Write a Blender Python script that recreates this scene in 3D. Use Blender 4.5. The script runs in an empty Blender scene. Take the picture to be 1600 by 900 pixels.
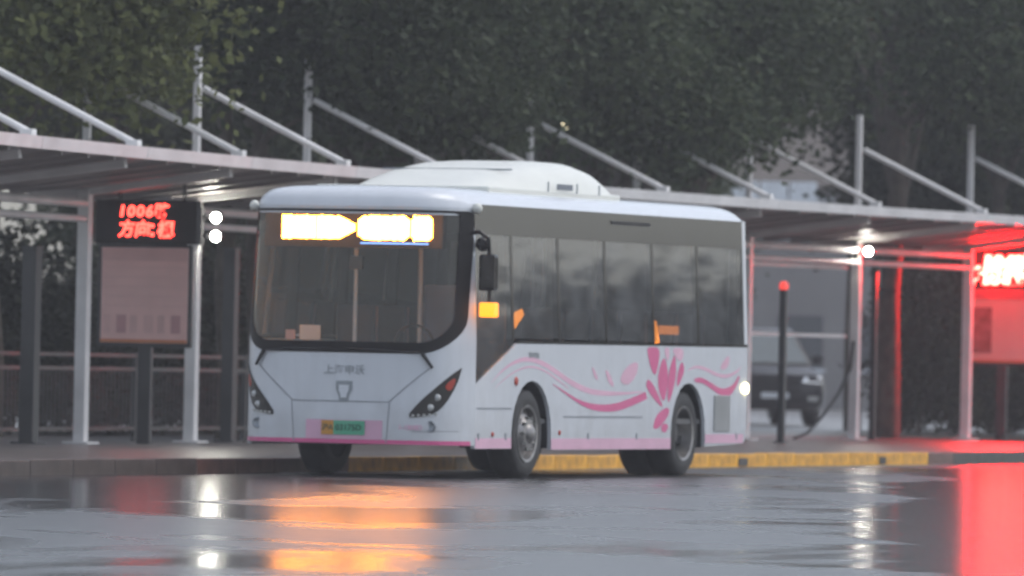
import bpy, bmesh, math, random
from mathutils import Vector, Matrix, Quaternion
R = math.radians
random.seed(7)
scene = bpy.context.scene
col = scene.collection

# ------------------------------------------------------------------ camera
cam_data = bpy.data.cameras.new('camera')
cam = bpy.data.objects.new('camera', cam_data)
col.objects.link(cam)
scene.camera = cam
FOCAL = 13600.0 / 1600.0 * 36.0            # long telephoto
cam_data.sensor_width = 36.0
cam_data.lens = FOCAL
cam_data.clip_start = 1.0
cam_data.clip_end = 6000.0
cam.matrix_world = (Matrix.Translation((0, 0, 1.2)) @ Matrix.Rotation(math.pi / 2 + math.atan(110 / 13600.0), 4, 'X')
                    @ Matrix.Rotation(R(1.2), 4, 'Z'))
cam_data.dof.use_dof = True                # the photo is a little out of focus
cam_data.dof.focus_distance = 63.0
cam_data.dof.aperture_fstop = 4.3

# ------------------------------------------------------------------ world, sun, exposure
SUN_EL, SUN_AZ = R(62), R(75)               # weak sun behind thick cloud, high to the right
world = bpy.data.worlds.new('World')
scene.world = world
world.use_nodes = True
wn, wl = world.node_tree.nodes, world.node_tree.links
bg = wn['Background']
sky = wn.new('ShaderNodeTexSky')
sky.sky_type = 'NISHITA'
sky.sun_disc = False
sky.sun_elevation = SUN_EL
sky.sun_rotation = SUN_AZ
sky.air_density = 1.0
sky.dust_density = 2.0
sky.ozone_density = 1.5
hs = wn.new('ShaderNodeHueSaturation')     # rain cloud: the blue is washed out
hs.inputs['Saturation'].default_value = 0.5
wl.new(sky.outputs['Color'], hs.inputs['Color'])
wl.new(hs.outputs['Color'], bg.inputs['Color'])
bg.inputs['Strength'].default_value = 0.15
sun_data = bpy.data.lights.new('sun', 'SUN')
sun_data.energy = 0.5
sun_data.angle = R(40)
sun_data.color = (1.0, 0.97, 0.94)
sun = bpy.data.objects.new('sun', sun_data)
col.objects.link(sun)
sdir = Vector((math.sin(SUN_AZ) * math.cos(SUN_EL), math.cos(SUN_AZ) * math.cos(SUN_EL), math.sin(SUN_EL)))
sun.rotation_euler = sdir.to_track_quat('Z', 'Y').to_euler()
sun.location = sdir * 60

vs = scene.view_settings
vs.view_transform = 'Standard'
vs.look = 'None'
vs.exposure = 0.5
vs.gamma = 1.0
vs.use_curve_mapping = False
scene.cycles.use_denoising = True
scene.cycles.use_adaptive_sampling = True
scene.cycles.adaptive_threshold = 0.035
scene.cycles.max_bounces = 5
scene.cycles.diffuse_bounces = 2
scene.cycles.glossy_bounces = 3
scene.cycles.transparent_max_bounces = 16
scene.cycles.sample_clamp_indirect = 6.0
scene.cycles.volume_bounces = 0
scene.cycles.use_light_tree = False

# ------------------------------------------------------------------ materials
def new_mat(name):
    m = bpy.data.materials.new(name)
    m.use_nodes = True
    return m, m.node_tree.nodes, m.node_tree.links, m.node_tree.nodes['Principled BSDF']

def mat(name, c, rough=0.5, metal=0.0, var=0.12, scale=3.0, bump=0.0, bscale=40.0, coat=0.0, spec=0.5):
    m, n, l, p = new_mat(name)
    p.inputs['Roughness'].default_value = rough
    p.inputs['Metallic'].default_value = metal
    p.inputs['Specular IOR Level'].default_value = spec
    p.inputs['Coat Weight'].default_value = coat
    p.inputs['Coat Roughness'].default_value = 0.08
    tc = n.new('ShaderNodeTexCoord')
    if var:
        nz = n.new('ShaderNodeTexNoise')
        nz.inputs['Scale'].default_value = scale
        nz.inputs['Detail'].default_value = 5
        l.new(tc.outputs['Object'], nz.inputs['Vector'])
        r = n.new('ShaderNodeValToRGB')
        r.color_ramp.elements[0].position = 0.3
        r.color_ramp.elements[1].position = 0.72
        r.color_ramp.elements[0].color = tuple(v * (1 - var) for v in c) + (1,)
        r.color_ramp.elements[1].color = tuple(min(1, v * (1 + var)) for v in c) + (1,)
        l.new(nz.outputs['Fac'], r.inputs['Fac'])
        l.new(r.outputs['Color'], p.inputs['Base Color'])
    else:
        p.inputs['Base Color'].default_value = tuple(c) + (1,)
    if bump:
        nb = n.new('ShaderNodeTexNoise')
        nb.inputs['Scale'].default_value = bscale
        nb.inputs['Detail'].default_value = 4
        l.new(tc.outputs['Object'], nb.inputs['Vector'])
        b = n.new('ShaderNodeBump')
        b.inputs['Strength'].default_value = bump
        b.inputs['Distance'].default_value = 0.02
        l.new(nb.outputs['Fac'], b.inputs['Height'])
        l.new(b.outputs['Normal'], p.inputs['Normal'])
    return m

def emit(name, c, s, base=(0.05, 0.05, 0.05)):
    m, n, l, p = new_mat(name)
    p.inputs['Base Color'].default_value = tuple(base) + (1,)
    p.inputs['Emission Color'].default_value = tuple(c) + (1,)
    p.inputs['Emission Strength'].default_value = s
    return m

def glass(name, tint, ior=1.5, rough=0.0, extra=0.0, film=0.1):
    m, n, l, p = new_mat(name)
    n.remove(p)
    out = n['Material Output']
    tr = n.new('ShaderNodeBsdfTransparent')
    tr.inputs['Color'].default_value = tuple(tint) + (1,)
    gl = n.new('ShaderNodeBsdfGlossy')
    gl.inputs['Roughness'].default_value = rough
    fr = n.new('ShaderNodeFresnel')
    fr.inputs['IOR'].default_value = ior
    ad = n.new('ShaderNodeMath'); ad.operation = 'ADD'; ad.use_clamp = True
    ad.inputs[1].default_value = extra
    l.new(fr.outputs['Fac'], ad.inputs[0])
    mx = n.new('ShaderNodeMixShader')
    l.new(ad.outputs[0], mx.inputs['Fac'])
    l.new(tr.outputs[0], mx.inputs[1])
    l.new(gl.outputs[0], mx.inputs[2])
    df = n.new('ShaderNodeBsdfDiffuse')              # rain drops and film on the pane
    df.inputs['Color'].default_value = (0.50, 0.52, 0.53, 1)
    nz = n.new('ShaderNodeTexNoise'); nz.inputs['Scale'].default_value = 2.2; nz.inputs['Detail'].default_value = 5
    tc = n.new('ShaderNodeTexCoord'); l.new(tc.outputs['Object'], nz.inputs['Vector'])
    fm = n.new('ShaderNodeMapRange')
    fm.inputs['From Min'].default_value = 0.3; fm.inputs['From Max'].default_value = 0.7
    fm.inputs['To Min'].default_value = film * 0.5; fm.inputs['To Max'].default_value = film * 1.4
    l.new(nz.outputs['Fac'], fm.inputs['Value'])
    m2 = n.new('ShaderNodeMixShader')
    l.new(fm.outputs['Result'], m2.inputs['Fac'])
    l.new(mx.outputs[0], m2.inputs[1]); l.new(df.outputs[0], m2.inputs[2])
    l.new(m2.outputs[0], out.inputs['Surface'])
    return m

def leaf_mat(name, dark, light):
    m, n, l, p = new_mat(name)
    g = n.new('ShaderNodeNewGeometry')
    r = n.new('ShaderNodeValToRGB')
    r.color_ramp.elements[0].color = tuple(dark) + (1,)
    r.color_ramp.elements[1].color = tuple(light) + (1,)
    l.new(g.outputs['Random Per Island'], r.inputs['Fac'])
    oi = n.new('ShaderNodeObjectInfo')
    h = n.new('ShaderNodeHueSaturation')
    mp = n.new('ShaderNodeMapRange')
    mp.inputs['To Min'].default_value = 0.75
    mp.inputs['To Max'].default_value = 1.2
    l.new(oi.outputs['Random'], mp.inputs['Value'])
    l.new(mp.outputs['Result'], h.inputs['Value'])
    l.new(r.outputs['Color'], h.inputs['Color'])
    l.new(h.outputs['Color'], p.inputs['Base Color'])
    p.inputs['Roughness'].default_value = 0.6
    p.inputs['Specular IOR Level'].default_value = 0.15
    tl = n.new('ShaderNodeBsdfTranslucent')
    l.new(h.outputs['Color'], tl.inputs['Color'])
    mx = n.new('ShaderNodeMixShader')
    mx.inputs['Fac'].default_value = 0.25
    l.new(p.outputs[0], mx.inputs[1]); l.new(tl.outputs[0], mx.inputs[2])
    l.new(mx.outputs[0], n['Material Output'].inputs['Surface'])
    return m

M = dict(
    white_paint=mat('white_paint', (0.68, 0.715, 0.76), 0.22, var=0.05, scale=1.3, coat=0.5),
    cream_paint=mat('cream_paint', (0.76, 0.77, 0.71), 0.35, var=0.05),
    black_trim=mat('black_trim', (0.018, 0.017, 0.018), 0.12, var=0.2),
    black_matt=mat('black_matt', (0.02, 0.02, 0.021), 0.7, var=0.25),
    frit=mat('frit_band', (0.010, 0.009, 0.010), 0.55, var=0.1, spec=0.25),
    cabinet_black=mat('cabinet_black', (0.006, 0.006, 0.006), 0.8, var=0.1, spec=0.2),
    groove=mat('groove', (0.25, 0.27, 0.30), 0.6, var=0.1),
    pink=mat('pink_print', (0.70, 0.12, 0.30), 0.3, var=0.05),
    pale_pink=mat('pale_pink_print', (0.78, 0.47, 0.60), 0.3, var=0.05),
    skirt_pink=mat('skirt_pink', (0.72, 0.43, 0.56), 0.35, var=0.08),
    plate_green=mat('plate_green', (0.10, 0.42, 0.26), 0.4, var=0.03),
    plate_yellow=mat('plate_yellow', (0.62, 0.30, 0.06), 0.4, var=0.03),
    plate_ink=mat('plate_ink', (0.03, 0.08, 0.06), 0.5, var=0),
    badge_grey=mat('badge_grey', (0.30, 0.33, 0.36), 0.35, 0.4, var=0.05),
    chrome=mat('chrome', (0.6, 0.62, 0.62), 0.18, 1.0, var=0.05),
    rim=mat('rim_steel', (0.26, 0.25, 0.245), 0.38, 0.7, var=0.3, scale=9),
    tyre=mat('tyre_rubber', (0.022, 0.021, 0.021), 0.6, var=0.3, scale=8, bump=0.2),
    lens=mat('lamp_lens', (0.55, 0.56, 0.55), 0.12, 0.3, var=0.05),
    red_lens=mat('red_lens', (0.45, 0.05, 0.03), 0.2, var=0.05),
    grille=mat('vent_grille', (0.36, 0.37, 0.37), 0.5, var=0.1),
    seat=mat('seat_fabric', (0.10, 0.11, 0.15), 0.8, var=0.2),
    seat_shell=mat('seat_shell', (0.40, 0.28, 0.30), 0.5, var=0.1),
    inside=mat('inside_panel', (0.22, 0.23, 0.24), 0.6, var=0.1),
    floor_in=mat('inside_floor', (0.12, 0.12, 0.12), 0.6, var=0.2),
    paper=mat('paper', (0.75, 0.78, 0.78), 0.6, var=0.04),
    windscreen=glass('windscreen_glass', (0.85, 0.88, 0.88), 1.45, 0.01, 0.02, 0.02),
    side_glass=glass('side_glass', (0.46, 0.50, 0.51), 1.6, 0.03, 0.10, 0.15),
    shelter_paint=mat('shelter_paint', (0.79, 0.78, 0.77), 0.42, 0.0, var=0.12, scale=2.0, bump=0.05),
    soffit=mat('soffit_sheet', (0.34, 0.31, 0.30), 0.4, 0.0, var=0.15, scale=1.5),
    dark_steel=mat('dark_steel', (0.05, 0.05, 0.052), 0.35, 0.4, var=0.25),
    board=mat('board_face', (0.80, 0.52, 0.48), 0.35, var=0.05, scale=4),  # pale panel; the pink of the red LED light is put into its colour
    board_print=mat('board_print', (0.70, 0.45, 0.42), 0.4, var=0.1),
    board_red=mat('board_red', (0.55, 0.14, 0.16), 0.4, var=0.1),
    board_faint=mat('board_faint', (0.56, 0.31, 0.31), 0.4, var=0.1),
    board_orange=mat('board_orange', (0.60, 0.22, 0.10), 0.4, var=0.1),
    poster=mat('poster', (0.26, 0.13, 0.12), 0.4, var=0.6, scale=7),
    led_red=emit('led_red', (1.0, 0.045, 0.03), 6.5),
    led_red_hot=emit('led_red_hot', (1.0, 0.0045, 0.0032), 400.0),
    led_amber=emit('led_amber', (1.0, 0.29, 0.025), 46.0),
    blue_fringe_glow=emit('blue_fringe_glow', (0.15, 0.40, 1.0), 2.0),  # glow standing in for a blue lens fringe
    amber_glow=emit('amber_glow', (1.0, 0.27, 0.006), 2.0),  # glow standing in for amber glints on the bus windows
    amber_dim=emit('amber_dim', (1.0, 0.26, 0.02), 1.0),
    warm_marker=emit('warm_marker', (1.0, 0.85, 0.45), 6.0),
    lamp_white=emit('lamp_white', (1.0, 0.97, 0.86), 120.0),
    lamp_warm=emit('lamp_warm', (1.0, 0.86, 0.55), 4.0),
    red_lamp=emit('red_lamp', (1.0, 0.06, 0.04), 0.9),
    kerb_yellow=mat('kerb_yellow', (0.84, 0.38, 0.025), 0.42, var=0.35, scale=5, bump=0.2),
    kerb_dark=mat('kerb_dark', (0.065, 0.056, 0.052), 0.5, var=0.3, scale=4, bump=0.2),
    kerb_red=mat('kerb_red', (0.15, 0.075, 0.06), 0.45, var=0.3, scale=4, bump=0.2),
    bark=mat('bark', (0.085, 0.07, 0.055), 0.9, var=0.4, scale=6, bump=0.6, bscale=14),
    leaf_a=leaf_mat('leaf_dark', (0.030, 0.045, 0.024), (0.085, 0.105, 0.055)),
    leaf_b=leaf_mat('leaf_mid', (0.045, 0.062, 0.026), (0.12, 0.135, 0.06)),
    leaf_c=leaf_mat('leaf_light', (0.10, 0.12, 0.05), (0.24, 0.26, 0.10)),
    hedge=leaf_mat('leaf_hedge', (0.022, 0.026, 0.018), (0.060, 0.062, 0.040)),
    wall=mat('render_wall', (0.25, 0.24, 0.235), 0.8, var=0.12, scale=0.6),
    roof=mat('roof_tile', (0.13, 0.112, 0.10), 0.9, var=0.15, scale=1.2),
    window=mat('far_window', (0.08, 0.09, 0.10), 0.12, var=0.1),
    band=mat('white_band', (0.72, 0.76, 0.80), 0.5, var=0.1),
    car_paint=mat('car_paint', (0.020, 0.019, 0.022), 0.35, 0.0, var=0.08, coat=0.2),
    van_paint=mat('van_paint', (0.70, 0.72, 0.74), 0.25, var=0.05, coat=0.5),
    car_glass=mat('car_glass', (0.10, 0.13, 0.14), 0.10, 0.0, var=0.1, coat=0.2),
    cable=mat('cable', (0.02, 0.02, 0.02), 0.6, var=0.1),
)

def bus_white():
    m, n, l, p = new_mat('bus_white')
    tc = n.new('ShaderNodeTexCoord')
    mp = n.new('ShaderNodeMapping'); mp.inputs['Scale'].default_value = (7, 7, 0.8)
    l.new(tc.outputs['Object'], mp.inputs['Vector'])
    st = n.new('ShaderNodeTexNoise'); st.inputs['Scale'].default_value = 1.6; st.inputs['Detail'].default_value = 5
    l.new(mp.outputs['Vector'], st.inputs['Vector'])
    r = n.new('ShaderNodeValToRGB')
    r.color_ramp.elements[0].position = 0.32; r.color_ramp.elements[1].position = 0.62
    r.color_ramp.elements[0].color = (0.655, 0.69, 0.73, 1); r.color_ramp.elements[1].color = (0.69, 0.725, 0.77, 1)
    l.new(st.outputs['Fac'], r.inputs['Fac'])
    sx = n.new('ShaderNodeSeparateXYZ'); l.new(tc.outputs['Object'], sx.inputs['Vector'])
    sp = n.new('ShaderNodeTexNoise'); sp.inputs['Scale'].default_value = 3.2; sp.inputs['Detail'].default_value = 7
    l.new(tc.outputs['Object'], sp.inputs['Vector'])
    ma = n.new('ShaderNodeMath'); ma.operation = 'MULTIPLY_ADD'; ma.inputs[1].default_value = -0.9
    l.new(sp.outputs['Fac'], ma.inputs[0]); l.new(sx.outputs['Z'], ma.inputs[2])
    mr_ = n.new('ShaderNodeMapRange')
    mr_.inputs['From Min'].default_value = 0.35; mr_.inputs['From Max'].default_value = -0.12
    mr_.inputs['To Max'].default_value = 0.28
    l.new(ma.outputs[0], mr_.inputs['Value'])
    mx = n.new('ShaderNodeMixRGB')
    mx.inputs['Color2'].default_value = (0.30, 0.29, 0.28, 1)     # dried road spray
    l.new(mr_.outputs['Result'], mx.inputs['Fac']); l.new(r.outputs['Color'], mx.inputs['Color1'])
    l.new(mx.outputs['Color'], p.inputs['Base Color'])
    p.inputs['Roughness'].default_value = 0.24
    p.inputs['Coat Weight'].default_value = 0.4; p.inputs['Coat Roughness'].default_value = 0.08
    nb = n.new('ShaderNodeTexNoise'); nb.inputs['Scale'].default_value = 1.4
    l.new(tc.outputs['Object'], nb.inputs['Vector'])
    b = n.new('ShaderNodeBump'); b.inputs['Strength'].default_value = 0.25; b.inputs['Distance'].default_value = 0.03
    l.new(nb.outputs['Fac'], b.inputs['Height']); l.new(b.outputs['Normal'], p.inputs['Normal']); l.new(b.outputs['Normal'], p.inputs['Coat Normal'])
    return m
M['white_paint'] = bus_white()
def asphalt():
    m, n, l, p = new_mat('wet_asphalt')
    g = n.new('ShaderNodeNewGeometry')
    mp = n.new('ShaderNodeMapping')
    l.new(g.outputs['Position'], mp.inputs['Vector'])
    mp.inputs['Rotation'].default_value = (0, 0, R(35))
    mp.inputs['Scale'].default_value = (0.42, 0.20, 1)
    big = n.new('ShaderNodeTexNoise')            # where water stands
    big.inputs['Scale'].default_value = 1.0
    big.inputs['Detail'].default_value = 4
    big.inputs['Roughness'].default_value = 0.55
    big.inputs['Distortion'].default_value = 0.6
    l.new(mp.outputs['Vector'], big.inputs['Vector'])
    def pool(cx, cy, rx, ry, rot):               # a hollow in the tarmac that holds a puddle
        a = n.new('ShaderNodeMapping'); a.vector_type = 'TEXTURE'
        a.inputs['Location'].default_value = (cx, cy, 0)
        a.inputs['Rotation'].default_value = (0, 0, rot)
        a.inputs['Scale'].default_value = (rx, ry, 1)
        l.new(g.outputs['Position'], a.inputs['Vector'])
        b = n.new('ShaderNodeVectorMath'); b.operation = 'LENGTH'
        l.new(a.outputs['Vector'], b.inputs[0])
        c = n.new('ShaderNodeMapRange')
        c.inputs['From Min'].default_value = 0.45
        c.inputs['From Max'].default_value = 1.5
        c.inputs['To Min'].default_value = 0.34
        c.inputs['To Max'].default_value = 0.0
        l.new(b.outputs['Value'], c.inputs['Value'])
        return c.outputs['Result']
    acc = big.outputs['Fac']
    for a in POOLS:
        s = n.new('ShaderNodeMath'); s.operation = 'ADD'
        l.new(acc, s.inputs[0]); l.new(pool(*a), s.inputs[1])
        acc = s.outputs[0]
    wet = n.new('ShaderNodeMapRange')
    wet.inputs['From Min'].default_value = 0.50
    wet.inputs['From Max'].default_value = 0.62
    l.new(acc, wet.inputs['Value'])
    fine = n.new('ShaderNodeTexNoise')
    fine.inputs['Scale'].default_value = 2.3
    fine.inputs['Detail'].default_value = 6
    l.new(g.outputs['Position'], fine.inputs['Vector'])
    rg = n.new('ShaderNodeMapRange')
    rg.inputs['To Min'].default_value = 0.29
    rg.inputs['To Max'].default_value = 0.15
    l.new(wet.outputs['Result'], rg.inputs['Value'])
    rv = n.new('ShaderNodeMath'); rv.operation = 'MULTIPLY_ADD'
    rv.inputs[1].default_value = 0.06
    l.new(fine.outputs['Fac'], rv.inputs[0]); l.new(rg.outputs['Result'], rv.inputs[2])
    sub = n.new('ShaderNodeMath'); sub.operation = 'SUBTRACT'; sub.inputs[1].default_value = 0.03
    l.new(rv.outputs[0], sub.inputs[0])
    l.new(sub.outputs[0], p.inputs['Roughness'])
    cr = n.new('ShaderNodeValToRGB')
    cr.color_ramp.elements[0].color = (0.060, 0.061, 0.064, 1)
    cr.color_ramp.elements[1].color = (0.030, 0.031, 0.034, 1)
    l.new(wet.outputs['Result'], cr.inputs['Fac'])
    l.new(cr.outputs['Color'], p.inputs['Base Color'])
    grain = n.new('ShaderNodeTexNoise')
    grain.inputs['Scale'].default_value = 11
    grain.inputs['Detail'].default_value = 3
    l.new(g.outputs['Position'], grain.inputs['Vector'])
    bp = n.new('ShaderNodeBump')
    bp.inputs['Distance'].default_value = 0.02
    inv = n.new('ShaderNodeMapRange')
    inv.inputs['To Min'].default_value = 0.7
    inv.inputs['To Max'].default_value = 0.09
    l.new(wet.outputs['Result'], inv.inputs['Value'])
    l.new(inv.outputs['Result'], bp.inputs['Strength'])
    l.new(grain.outputs['Fac'], bp.inputs['Height'])
    l.new(bp.outputs['Normal'], p.inputs['Normal'])
    p.inputs['IOR'].default_value = 1.45
    p.inputs['Specular IOR Level'].default_value = 1.0
    return m
POOLS = [(-3.6, 77.0, 2.0, 8.0, R(-4)), (4.45, 78.0, 0.85, 27.0, R(-3.2)), (-1.4, 66.0, 1.5, 2.6, 0)]
M['asphalt'] = asphalt()
M['paving'] = mat('wet_paving', (0.13, 0.115, 0.11), 0.32, var=0.3, scale=0.9, bump=0.1)
M['concrete'] = mat('wet_concrete', (0.24, 0.24, 0.24), 0.28, var=0.2, scale=0.3)
M['earth'] = mat('wet_earth', (0.06, 0.055, 0.045), 0.8, var=0.3, scale=0.4)

# ------------------------------------------------------------------ mesh helpers
class MB:
    def __init__(self):
        self.v, self.f = [], []
    def add(self, vs, fs):
        k = len(self.v)
        self.v += [tuple(p) for p in vs]
        self.f += [tuple(i + k for i in q) for q in fs]
        return self
    def box(self, x0, x1, y0, y1, z0, z1):
        p = [(x, y, z) for z in (z0, z1) for y in (y0, y1) for x in (x0, x1)]
        return self.add(p, [(0, 2, 3, 1), (4, 5, 7, 6), (0, 1, 5, 4), (2, 6, 7, 3), (0, 4, 6, 2), (1, 3, 7, 5)])
    def tube(self, a, b, r0, r1=None, n=10, cap=True):
        r1 = r0 if r1 is None else r1
        a, b = Vector(a), Vector(b)
        d = (b - a).normalized()
        u = d.orthogonal().normalized(); w = d.cross(u)
        p = []
        for c, r in ((a, r0), (b, r1)):
            for i in range(n):
                t = 2 * math.pi * i / n
                p.append(c + u * (r * math.cos(t)) + w * (r * math.sin(t)))
        fs = [(i, (i + 1) % n, n + (i + 1) % n, n + i) for i in range(n)]
        if cap:
            fs += [tuple(range(n))[::-1], tuple(range(n, 2 * n))]
        return self.add(p, fs)
    def beam(self, a, b, w, h):
        a, b = Vector(a), Vector(b)
        d = (b - a).normalized()
        s = d.cross(Vector((0, 0, 1)))
        s = s.normalized() if s.length > 1e-4 else Vector((1, 0, 0))
        u = s.cross(d)
        p = [c + s * (w / 2 * i) + u * (h / 2 * j) for c in (a, b) for i, j in ((-1, -1), (1, -1), (1, 1), (-1, 1))]
        return self.add(p, [(0, 1, 5, 4), (1, 2, 6, 5), (2, 3, 7, 6), (3, 0, 4, 7), (3, 2, 1, 0), (4, 5, 6, 7)])
    def path(self, pts, r, n=7):
        for a, b in zip(pts, pts[1:]):
            self.tube(a, b, r, n=n)
        return self
    def lathe(self, prof, axis='x', c=(0, 0, 0), n=28, sx=1):
        k = len(prof); p = []
        for i in range(n):
            t = 2 * math.pi * i / n
            for h, r in prof:
                if axis == 'x':
                    p.append((c[0] + sx * h, c[1] + r * math.cos(t), c[2] + r * math.sin(t)))
                elif axis == 'y':
                    p.append((c[0] + r * math.cos(t), c[1] + h, c[2] + r * math.sin(t)))
                else:
                    p.append((c[0] + r * math.cos(t), c[1] + r * math.sin(t), c[2] + h))
        fs = []
        for i in range(n):
            j = (i + 1) % n
            for q in range(k - 1):
                fs.append((i * k + q, j * k + q, j * k + q + 1, i * k + q + 1))
        return self.add(p, fs)
    def loft(self, rings, closed=True, caps=True):
        k = len(rings[0]); p = [q for r in rings for q in r]; fs = []
        for a in range(len(rings) - 1):
            for i in range(k if closed else k - 1):
                j = (i + 1) % k
                fs.append((a * k + i, a * k + j, (a + 1) * k + j, (a + 1) * k + i))
        if caps:
            fs += [tuple(range(k))[::-1], tuple(range((len(rings) - 1) * k, len(rings) * k))]
        return self.add(p, fs)
    def strip(self, A, B):
        k = len(A)
        return self.add(list(A) + list(B), [(i, i + 1, k + i + 1, k + i) for i in range(k - 1)])
    def mesh(self, name, material, smooth=False, bevel=0.0, auto=None, recalc=True):
        me = bpy.data.meshes.new(name)
        me.from_pydata(self.v, [], self.f)
        bm = bmesh.new(); bm.from_mesh(me)
        if recalc: bmesh.ops.recalc_face_normals(bm, faces=bm.faces)
        if bevel:
            bmesh.ops.bevel(bm, geom=bm.edges[:], offset=bevel, segments=2, affect='EDGES', profile=0.6)
        bm.to_mesh(me); bm.free()
        me.materials.append(material)
        if smooth or auto:
            for q in me.polygons:
                q.use_smooth = True
            if auto:
                me.set_sharp_from_angle(angle=R(auto))
        return me
    def build(self, name, material, parent=None, smooth=False, bevel=0.0, auto=None, recalc=True):
        o = bpy.data.objects.new(name, self.mesh(name, material, smooth, bevel, auto, recalc))
        col.objects.link(o)
        o.parent = parent
        return o

def tag(o, label=None, cat=None, group=None, kind=None):
    for k, v in (('label', label), ('category', cat), ('group', group), ('kind', kind)):
        if v:
            o[k] = v
    return o

def empty(name, loc=(0, 0, 0), rz=0.0):
    o = bpy.data.objects.new(name, None)
    col.objects.link(o)
    o.location = loc
    o.rotation_euler = (0, 0, rz)
    return o

def link_mesh(name, me, parent=None, loc=None, rz=None, scale=None):
    o = bpy.data.objects.new(name, me)
    col.objects.link(o)
    o.parent = parent
    if loc is not None: o.location = loc
    if rz is not None: o.rotation_euler = (0, 0, rz)
    if scale is not None: o.scale = scale
    return o

def text_mesh(s, size, mtl, offset=0.0, depth=0.0, align='CENTER', shear=0.0):
    c = bpy.data.curves.new('writing', 'FONT')
    c.body = s
    c.size = size
    c.offset = offset
    c.extrude = depth
    c.align_x = align
    c.align_y = 'CENTER'
    c.shear = shear
    c.resolution_u = 3
    o = bpy.data.objects.new('writing', c)
    col.objects.link(o)
    me = bpy.data.meshes.new_from_object(o.evaluated_get(bpy.context.evaluated_depsgraph_get()))
    bpy.data.objects.remove(o)
    bpy.data.curves.remove(c)
    me.materials.clear()
    me.materials.append(mtl)
    return me

ANG = R(-21.0)                              # bus, kerb and platform all run this way
ORG = Vector((-1.4686, 86.2574, 0.0))
ROT = Matrix.Rotation(ANG, 4, 'Z')
def W(x, y, z=0.0):                         # platform frame -> world
    return ORG + ROT @ Vector((x, y, z))

# ------------------------------------------------------------------ ground
def sheet(name, pts, z, material, local=True):
    v = [W(x, y, z) if local else Vector((x, y, z)) for x, y in pts]
    o = MB().add(v, [tuple(range(len(v)))]).build(name, material)
    return tag(o, kind='structure')
sheet('ground', [(-2500, -2500), (2500, -2500), (2500, 4500), (-2500, 4500)], -0.012, M['earth'], False)
sheet('road', [(-1.45, -90), (120, -90), (120, 140), (-1.45, 140)], 0.0, M['asphalt'])
sheet('service_road', [(-120, -90), (-14.0, -90), (-14.0, 330), (-120, 330)], 0.0, M['concrete'])
pv = MB().box(-14.0, -1.50, -90, 140, -0.05, 0.13).build('pavement', M['paving'])
pv.location = ORG; pv.rotation_euler = (0, 0, ANG)
tag(pv, kind='structure')
# kerbstones, one metre each
kb = {k: MB().box(-1.50, -1.33, 0.0, 0.992, -0.05, 0.15).mesh('kerbstone', M[k], bevel=0.012) for k in ('kerb_yellow', 'kerb_dark', 'kerb_red')}
for i in range(-34, 62):
    if -1 <= i <= 2: k = 'kerb_red'
    elif 3 <= i <= 21: k = 'kerb_yellow'
    elif i == 22: k = 'kerb_red'
    else: k = 'kerb_dark'
    link_mesh('kerbstone', kb[k], pv, (0, i, random.uniform(-0.006, 0.006)))

for yy, w in ((15.0, 0.30), (20.1, 0.24)):
    MB().box(-1.40, -1.322, yy, yy + w, 0.01, 0.10).build('drain_mouth', M['kerb_dark'], pv)

# ------------------------------------------------------------------ bus
bus = empty('city_bus', ORG, ANG)
tag(bus, 'white city bus with a pink lotus on its side and a lit amber destination sign', 'bus')
LEN = 8.03
def yc(x):
    t = min(1.0, abs(x) / 1.21)
    return -0.56 * (1 - 0.12 * t * t - 0.88 * t ** 7)
def hw(z):
    return 1.21 if z <= 1.35 else 1.21 - 0.062 * (z - 1.35) / 1.37
def front_pt(x, z, off=0.0):
    k = hw(z) / 1.21
    xx = x / k
    e = 0.004
    y = yc(xx)
    if off:
        s = (yc(xx + e) - yc(xx - e)) / (2 * e) if abs(xx) < 1.2 else 0
        nn = Vector((s, -1, 0)).normalized()
        return Vector((x + nn.x * off, y + nn.y * off + 0.03 * max(0, z - 1.3), z))
    return Vector((x, y + 0.03 * max(0, z - 1.3), z))

def rounded(x0, x1, z0, z1, rb, rt, n=8):
    p = []
    for cx, cz, r, a0 in ((x1 - rb, z0 + rb, rb, -90), (x1 - rt, z1 - rt, rt, 0), (x0 + rt, z1 - rt, rt, 90), (x0 + rb, z0 + rb, rb, 180)):
        for i in range(n + 1):
            a = R(a0 + 90 * i / n)
            p.append((cx + r * math.cos(a), cz + r * math.sin(a)))
    return p
WS_OUT = dict(x0=-1.155, x1=1.155, z0=1.225, z1=2.64)
def in_screen(x, z, m=0.04):
    if not (-1.155 + m < x < 1.155 - m and 1.225 + m < z < 2.64 - m):
        return False
    r = 0.36
    ax = abs(x) - (1.155 - r); az = (1.225 + r) - z
    return not (ax > 0 and az > 0 and math.hypot(ax, az) > r - m)
# front shell
xs = [-1.21 + 2.42 * i / 90 for i in range(91)]
zs = [0.33 + (2.68 - 0.33) * j / 84 for j in range(85)]
b = MB()
vv = [front_pt(x * hw(z) / 1.21, z) for z in zs for x in xs]
ff = []
for j in range(84):
    for i in range(90):
        cx = (xs[i] + xs[i + 1]) / 2 * hw(zs[j]) / 1.21; cz = (zs[j] + zs[j + 1]) / 2
        if not in_screen(cx, cz):
            k = j * 91 + i
            ff.append((k, k + 1, k + 92, k + 91))
b.add(vv, ff).build('front_panel', M['white_paint'], bus, smooth=True)
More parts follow.
